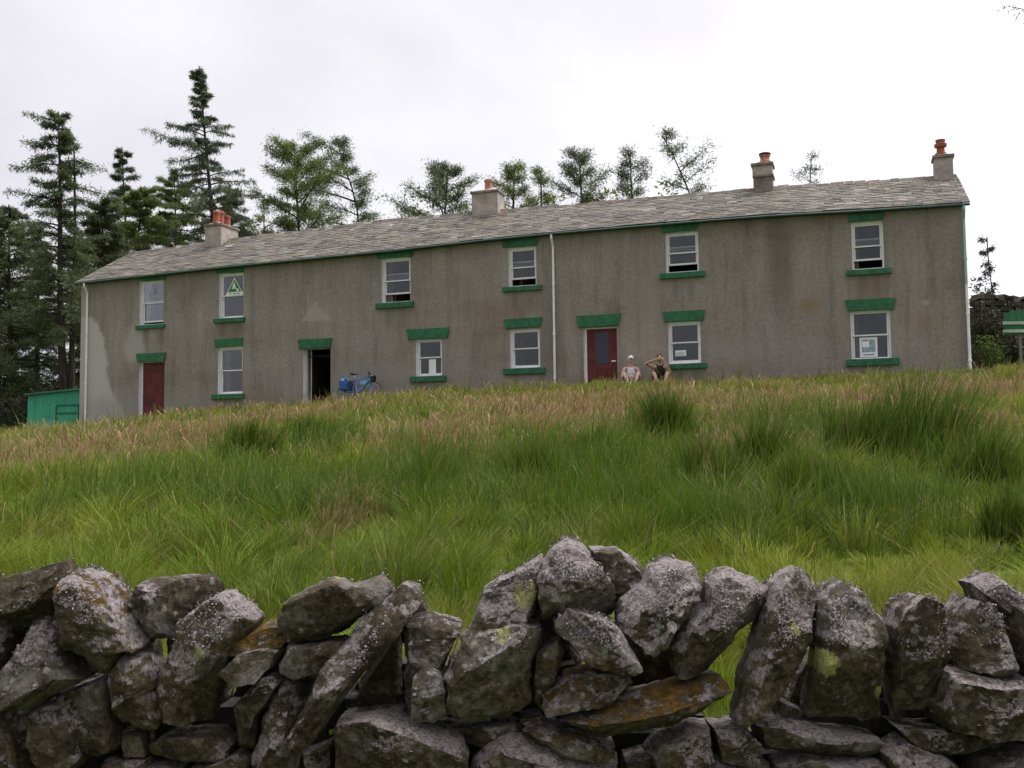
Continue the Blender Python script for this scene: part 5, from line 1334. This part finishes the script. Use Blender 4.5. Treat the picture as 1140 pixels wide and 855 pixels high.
for s_ in (-1, 1): fr.tube([(-.08, s_ * .03, .28), (-WB, s_ * .06, r_)], .012); fr.tube([(-.205, s_ * .02, .77), (-WB, s_ * .06, r_)], .010)
fr.build('frame', blue_m, bike, smooth=True)
fk = MB(); fk.tube([hd0, (.44, 0, .66)], .02)
for s_ in (-1, 1): fk.tube([(.43, s_ * .045, .68), (.47, s_ * .05, .5), (WB, s_ * .05, r_)], .013)
fk.build('fork', blue_m, bike, smooth=True)
sd = MB(); sd.tube([st_, (-.25, 0, .95)], .013); sd.build('seat_post', steel_m, bike)
MB().hexa([(-.40, -.075, .96), (-.10, -.022, .965), (-.10, .022, .965), (-.40, .075, .96), (-.41, -.08, 1.02), (-.10, -.02, 1.0), (-.10, .02, 1.0), (-.41, .08, 1.02)]).build('saddle', black_m, bike, bevel=.015)
hb = MB(); hb.tube([hd, (.34, 0, .95), (.40, 0, .97)], .014); hb.tube([(.40, -.22, .97), (.40, .22, .97)], .013)
for s_ in (-1, 1): hb.tube([(.40, s_ * .22, .97), (.48, s_ * .22, .97), (.52, s_ * .22, .90), (.47, s_ * .22, .83), (.40, s_ * .22, .83)], .014)
hb.build('handlebar', black_m, bike, smooth=True)
MB().lathe([(.02, 0), (.035, .02), (.035, .07), (.02, .08)], (.50, -.06, .83), 10).build('headlight', white_m, bike)
ck = MB(); ck.lathe([(.09, -.004), (.09, .004)], (0, 0, 0), 18); ck_o = ck.build('chainring', black_m, bike); ck_o.location = bb; ck_o.rotation_euler = (math.pi / 2, 0, 0)
pd = MB(); pd.tube([(-.08, -.07, .28), (.05, -.08, .20)], .011, 6); pd.box((.01, -.17, .18), (.09, -.08, .205)); pd.tube([(-.08, .07, .28), (-.21, .08, .36)], .011, 6); pd.box((-.25, .08, .35), (-.17, .17, .375)); pd.build('pedal', black_m, bike)
rk = MB(); rk.box((-.86, -.07, .70), (-.30, .07, .715)); rk.tube([(-.55, -.075, .70), (-WB, -.075, r_)], .007, 5); rk.tube([(-.55, .075, .70), (-WB, .075, r_)], .007, 5); rk.build('rack', black_m, bike)
def bagm(x0, x1, y0, y1, z0, z1):
    mb = MB(); w = .03
    mb.hexa([(x0 + w, y0 + .01, z0), (x1 - w, y0 + .01, z0), (x1 - w, y1, z0), (x0 + w, y1, z0), (x0, y0, z1), (x1, y0, z1), (x1, y1, z1), (x0, y1, z1)]); return mb
for yy in ((-.24, -.085), (.085, .24)): bagm(-.74, -.36, yy[0], yy[1], .34, .70).build('pannier', bag_m, bike, bevel=.035)
tr_ = MB().tube([(-.62, -.17, .79), (-.62, .17, .79)], .085, 12); tr_.build('rolled_mat', bag_l, bike, smooth=True)
bagm(.02, .30, -.035, .035, .56, .72).build('frame_bag', bag_l, bike, bevel=.02)
bagm(.44, .62, -.11, .11, .68, .88).build('bar_bag', black_m, bike, bevel=.025)

# ------------------------------------------------------------------ people sitting against the wall
def skin_figure(name, chains, mats, parent, voxel=.014, root=0, extra=None, sub=1):
    """chains: list of [(point, radius), ...]; grown by the skin modifier, fused into one continuous surface"""
    bm_objs = []
    V, E, Rr = [], [], []
    for ch in chains:
        o0 = len(V)
        for p_, r__ in ch: V.append(p_); Rr.append(r__)
        E += [(o0 + i, o0 + i + 1) for i in range(len(ch) - 1)]
    # tapered capsules per chain, then voxel remesh to one skin
    mb = MB()
    for ch in chains:
        pts = [Vector(p_) for p_, _ in ch]; rs = [r__ for _, r__ in ch]
        dense = []; dr = []
        for i in range(len(pts) - 1):
            for f in np.linspace(0, 1, 5)[:-1]: dense.append(pts[i].lerp(pts[i + 1], f)); dr.append(rs[i] + (rs[i + 1] - rs[i]) * (f * f * (3 - 2 * f)))
        dense.append(pts[-1]); dr.append(rs[-1])
        d0 = (dense[0] - dense[1]).normalized(); d1 = (dense[-1] - dense[-2]).normalized()
        P_ = [dense[0] + d0 * dr[0] * .85, dense[0] + d0 * dr[0] * .5] + dense + [dense[-1] + d1 * dr[-1] * .5, dense[-1] + d1 * dr[-1] * .85]
        R_ = [dr[0] * .35, dr[0] * .8] + dr + [dr[-1] * .8, dr[-1] * .35]
        mb.tube([tuple(q) for q in P_], R_, 10)
    for f in (extra or []): f(mb)
    o_ = mb.build(name, mats, parent, smooth=True)
    rm = o_.modifiers.new('fuse', 'REMESH'); rm.mode = 'VOXEL'; rm.voxel_size = voxel; rm.use_smooth_shade = True
    sm = o_.modifiers.new('smooth', 'SMOOTH'); sm.factor = .5; sm.iterations = 2
    return o_
def ellip(c_, r__, n=12, m_=9):
    def f(mb):
        pr = [(math.sin(a) , -math.cos(a)) for a in np.linspace(.12, math.pi - .12, m_)]
        vs = []; fs = []
        for s_, z_ in pr:
            for k in range(n):
                q = 2 * math.pi * k / n; vs.append((c_[0] + r__[0] * s_ * math.cos(q), c_[1] + r__[1] * s_ * math.sin(q), c_[2] + r__[2] * z_))
        for i in range(m_ - 1):
            for k in range(n): fs.append((i * n + k, i * n + (k + 1) % n, (i + 1) * n + (k + 1) % n, (i + 1) * n + k))
        fs.append(tuple(range(n - 1, -1, -1))); fs.append(tuple(range(len(vs) - n, len(vs)))); mb.add(vs, fs)
    return f
def hand(wrist, dirv, palm_n, curl=.5, side=1):
    """five fingers as separate short chains from the palm"""
    w = Vector(wrist); d_ = Vector(dirv).normalized(); n_ = Vector(palm_n).normalized(); s_ = d_.cross(n_).normalized() * side
    ch = [[(tuple(w), .024), (tuple(w + d_ * .05), .030), (tuple(w + d_ * .085), .029)]]
    for k, ln in enumerate((.068, .078, .072, .056)):
        b0 = w + d_ * .085 + s_ * (.030 - .020 * k); k1 = b0 + d_ * ln * .5 + n_ * ln * .15 * curl; k2 = k1 + d_ * ln * .35 * (1 - .5 * curl) + n_ * ln * .4 * curl
        ch.append([(tuple(b0 - d_ * .02), .010), (tuple(b0), .0095), (tuple(k1), .009), (tuple(k2), .008)])
    t0 = w + d_ * .03 + s_ * .028; ch.append([(tuple(t0), .012), (tuple(t0 + s_ * .025 + d_ * .03 + n_ * .012), .010), (tuple(t0 + s_ * .028 + d_ * .055 + n_ * .02), .009)])
    return ch
def face(c_, fwd=-1):
    x, y, z = c_
    return [ellip((x, y, z), (.074, .094, .112)), ellip((x, y - .030, z - .060), (.052, .056, .052)), ellip((x, y - .098, z - .012), (.013, .020, .026)),
            ellip((x - .076, y + .01, z - .01), (.012, .022, .032)), ellip((x + .076, y + .01, z - .01), (.012, .022, .032)), ellip((x, y - .088, z - .058), (.026, .012, .009)),
            ellip((x, y - .080, z + .030), (.05, .014, .012))]
def eyes(parent, c_):
    for s_ in (-1, 1):
        mb = MB(); ellip((c_[0] + s_ * .031, c_[1] - .086, c_[2] + .008), (.013, .010, .008), 8, 6)(mb); mb.build('eye', black_m, parent)
skin_a = simple('skin_pale', (.56, .36, .29), .55, .08, 5, spec=.35); skin_b = simple('skin_tanned', (.46, .27, .20), .55, .08, 5, spec=.35)
vest_w = simple('white_vest', (.70, .70, .76), .85, .08, 8); vest_k = simple('black_vest', (.012, .012, .013), .9, .2, 8); short_g = simple('grey_shorts', (.16, .17, .20), .9, .15, 8); short_b = simple('dark_shorts', (.03, .032, .04), .9, .2, 8)
cap_m = simple('white_cap', (.82, .82, .84), .8, .05, 8); hair_m = simple('dark_hair', (.02, .013, .010), .7, .3, 20)
def person(px, lab, pose):
    u = on_wall(px, 420)[0]; z = lz(u)
    yb = -.36
    root = empty('person', matrix=HM @ Matrix.Translation((u, yb, z + .03)) @ Matrix.Rotation(math.radians(14), 4, 'Z') @ Matrix.Scale(1.10, 4), label=lab, cat='person')
    legs = []
    for s_ in (-1, 1):        # sitting with knees drawn up and apart, feet together on the grass
        legs.append([((s_ * .09, 0, .12), .095), ((s_ * .17, -.22, .24), .080), ((s_ * .20, -.42, .34), .062), ((s_ * .16, -.50, .20), .054), ((s_ * .10, -.58, .07), .040), ((s_ * .09, -.70, .05), .036), ((s_ * .10, -.78, .035), .024)])
    if pose == 'cap':
        hc = (0.0, -.15, .80); torso = [((0, 0, .11), .125), ((0, -.01, .25), .118), ((0, -.03, .40), .135), ((0, -.06, .51), .125), ((0, -.085, .58), .07), ((0, -.11, .66), .052), ((0, -.14, .76), .055)]
        arms = []
        for s_ in (-1, 1):
            arms.append([((s_ * .10, -.06, .53), .07), ((s_ * .185, -.06, .52), .058), ((s_ * .25, -.12, .36), .044), ((s_ * .255, -.20, .26), .040), ((s_ * .14, -.34, .25), .034), ((s_ * .06, -.40, .27), .026)])
            arms += hand((s_ * .06, -.40, .27), (-s_ * .8, -.35, -.05), (0, .2, -1), .7, -s_)
        fig = skin_figure('body', [torso] + legs + arms, skin_a, root, extra=face(hc))
        eyes(root, hc)
        top = [[((0, 0, .13), .137), ((0, -.01, .25), .130), ((0, -.03, .40), .147), ((0, -.055, .49), .130)], [((-.09, -.05, .48), .06), ((-.085, -.06, .56), .045)], [((.09, -.05, .48), .06), ((.085, -.06, .56), .045)]]
        skin_figure('vest', top, vest_w, root)
        sh = [[((s_ * .08, 0, .12), .106), ((s_ * .17, -.22, .24), .092), ((s_ * .188, -.33, .295), .080)] for s_ in (-1, 1)] + [[((-.08, .01, .11), .11), ((.08, .01, .11), .11)]]
        skin_figure('shorts', sh, short_g, root)
        mb = MB(); ellip((0, -.140, .838), (.086, .106, .088))(mb); mb.hexa([(-.075, -.33, .835), (.075, -.33, .835), (.085, -.20, .855), (-.085, -.20, .855), (-.06, -.325, .845), (.06, -.325, .845), (.08, -.20, .885), (-.08, -.20, .885)])
        mb.build('cap', cap_m, root, smooth=True)
    else:
        hc = (0.0, -.09, .82); torso = [((0, 0, .11), .13), ((0, 0, .25), .125), ((0, -.01, .40), .150), ((0, -.02, .53), .140), ((0, -.03, .60), .08), ((0, -.05, .67), .058), ((0, -.08, .77), .058)]
        arms = []
        arms.append([((-.12, -.02, .55), .075), ((-.20, -.03, .56), .064), ((-.36, -.10, .63), .050), ((-.43, -.14, .65), .044), ((-.27, -.24, .72), .038), ((-.13, -.255, .765), .027)])
        arms += hand((-.13, -.255, .765), (1, .10, .25), (0, 1, .0), .6, -1)
        arms.append([((.12, -.02, .55), .075), ((.20, -.04, .54), .064), ((.27, -.16, .42), .050), ((.275, -.22, .37), .044), ((.20, -.28, .56), .038), ((.11, -.27, .72), .027)])
        arms += hand((.11, -.27, .72), (-.45, .15, .9), (-.2, 1, 0), .6, 1)
        skin_figure('body', [torso] + legs + arms, skin_b, root, extra=face(hc)); eyes(root, hc)
        top = [[((0, 0, .12), .143), ((0, 0, .25), .138), ((0, -.01, .40), .163), ((0, -.02, .50), .150)], [((-.10, -.02, .50), .065), ((-.095, -.025, .60), .05)], [((.10, -.02, .50), .065), ((.095, -.025, .60), .05)]]
        skin_figure('vest', top, vest_k, root)
        sh = [[((s_ * .08, 0, .12), .106), ((s_ * .17, -.22, .24), .092), ((s_ * .188, -.33, .295), .080)] for s_ in (-1, 1)] + [[((-.08, .01, .11), .115), ((.08, .01, .11), .115)]]
        skin_figure('shorts', sh, short_b, root)
        mb = MB(); ellip((0, -.062, .862), (.084, .098, .085))(mb); ellip((0, -.02, .83), (.082, .075, .09))(mb); mb.build('hair', hair_m, root, smooth=True)
person(705, 'person in white cap and white vest sitting on the ground beside the red glazed door', 'cap')
person(737, 'person in black vest sitting with both arms raised to the face under the window', 'arms')
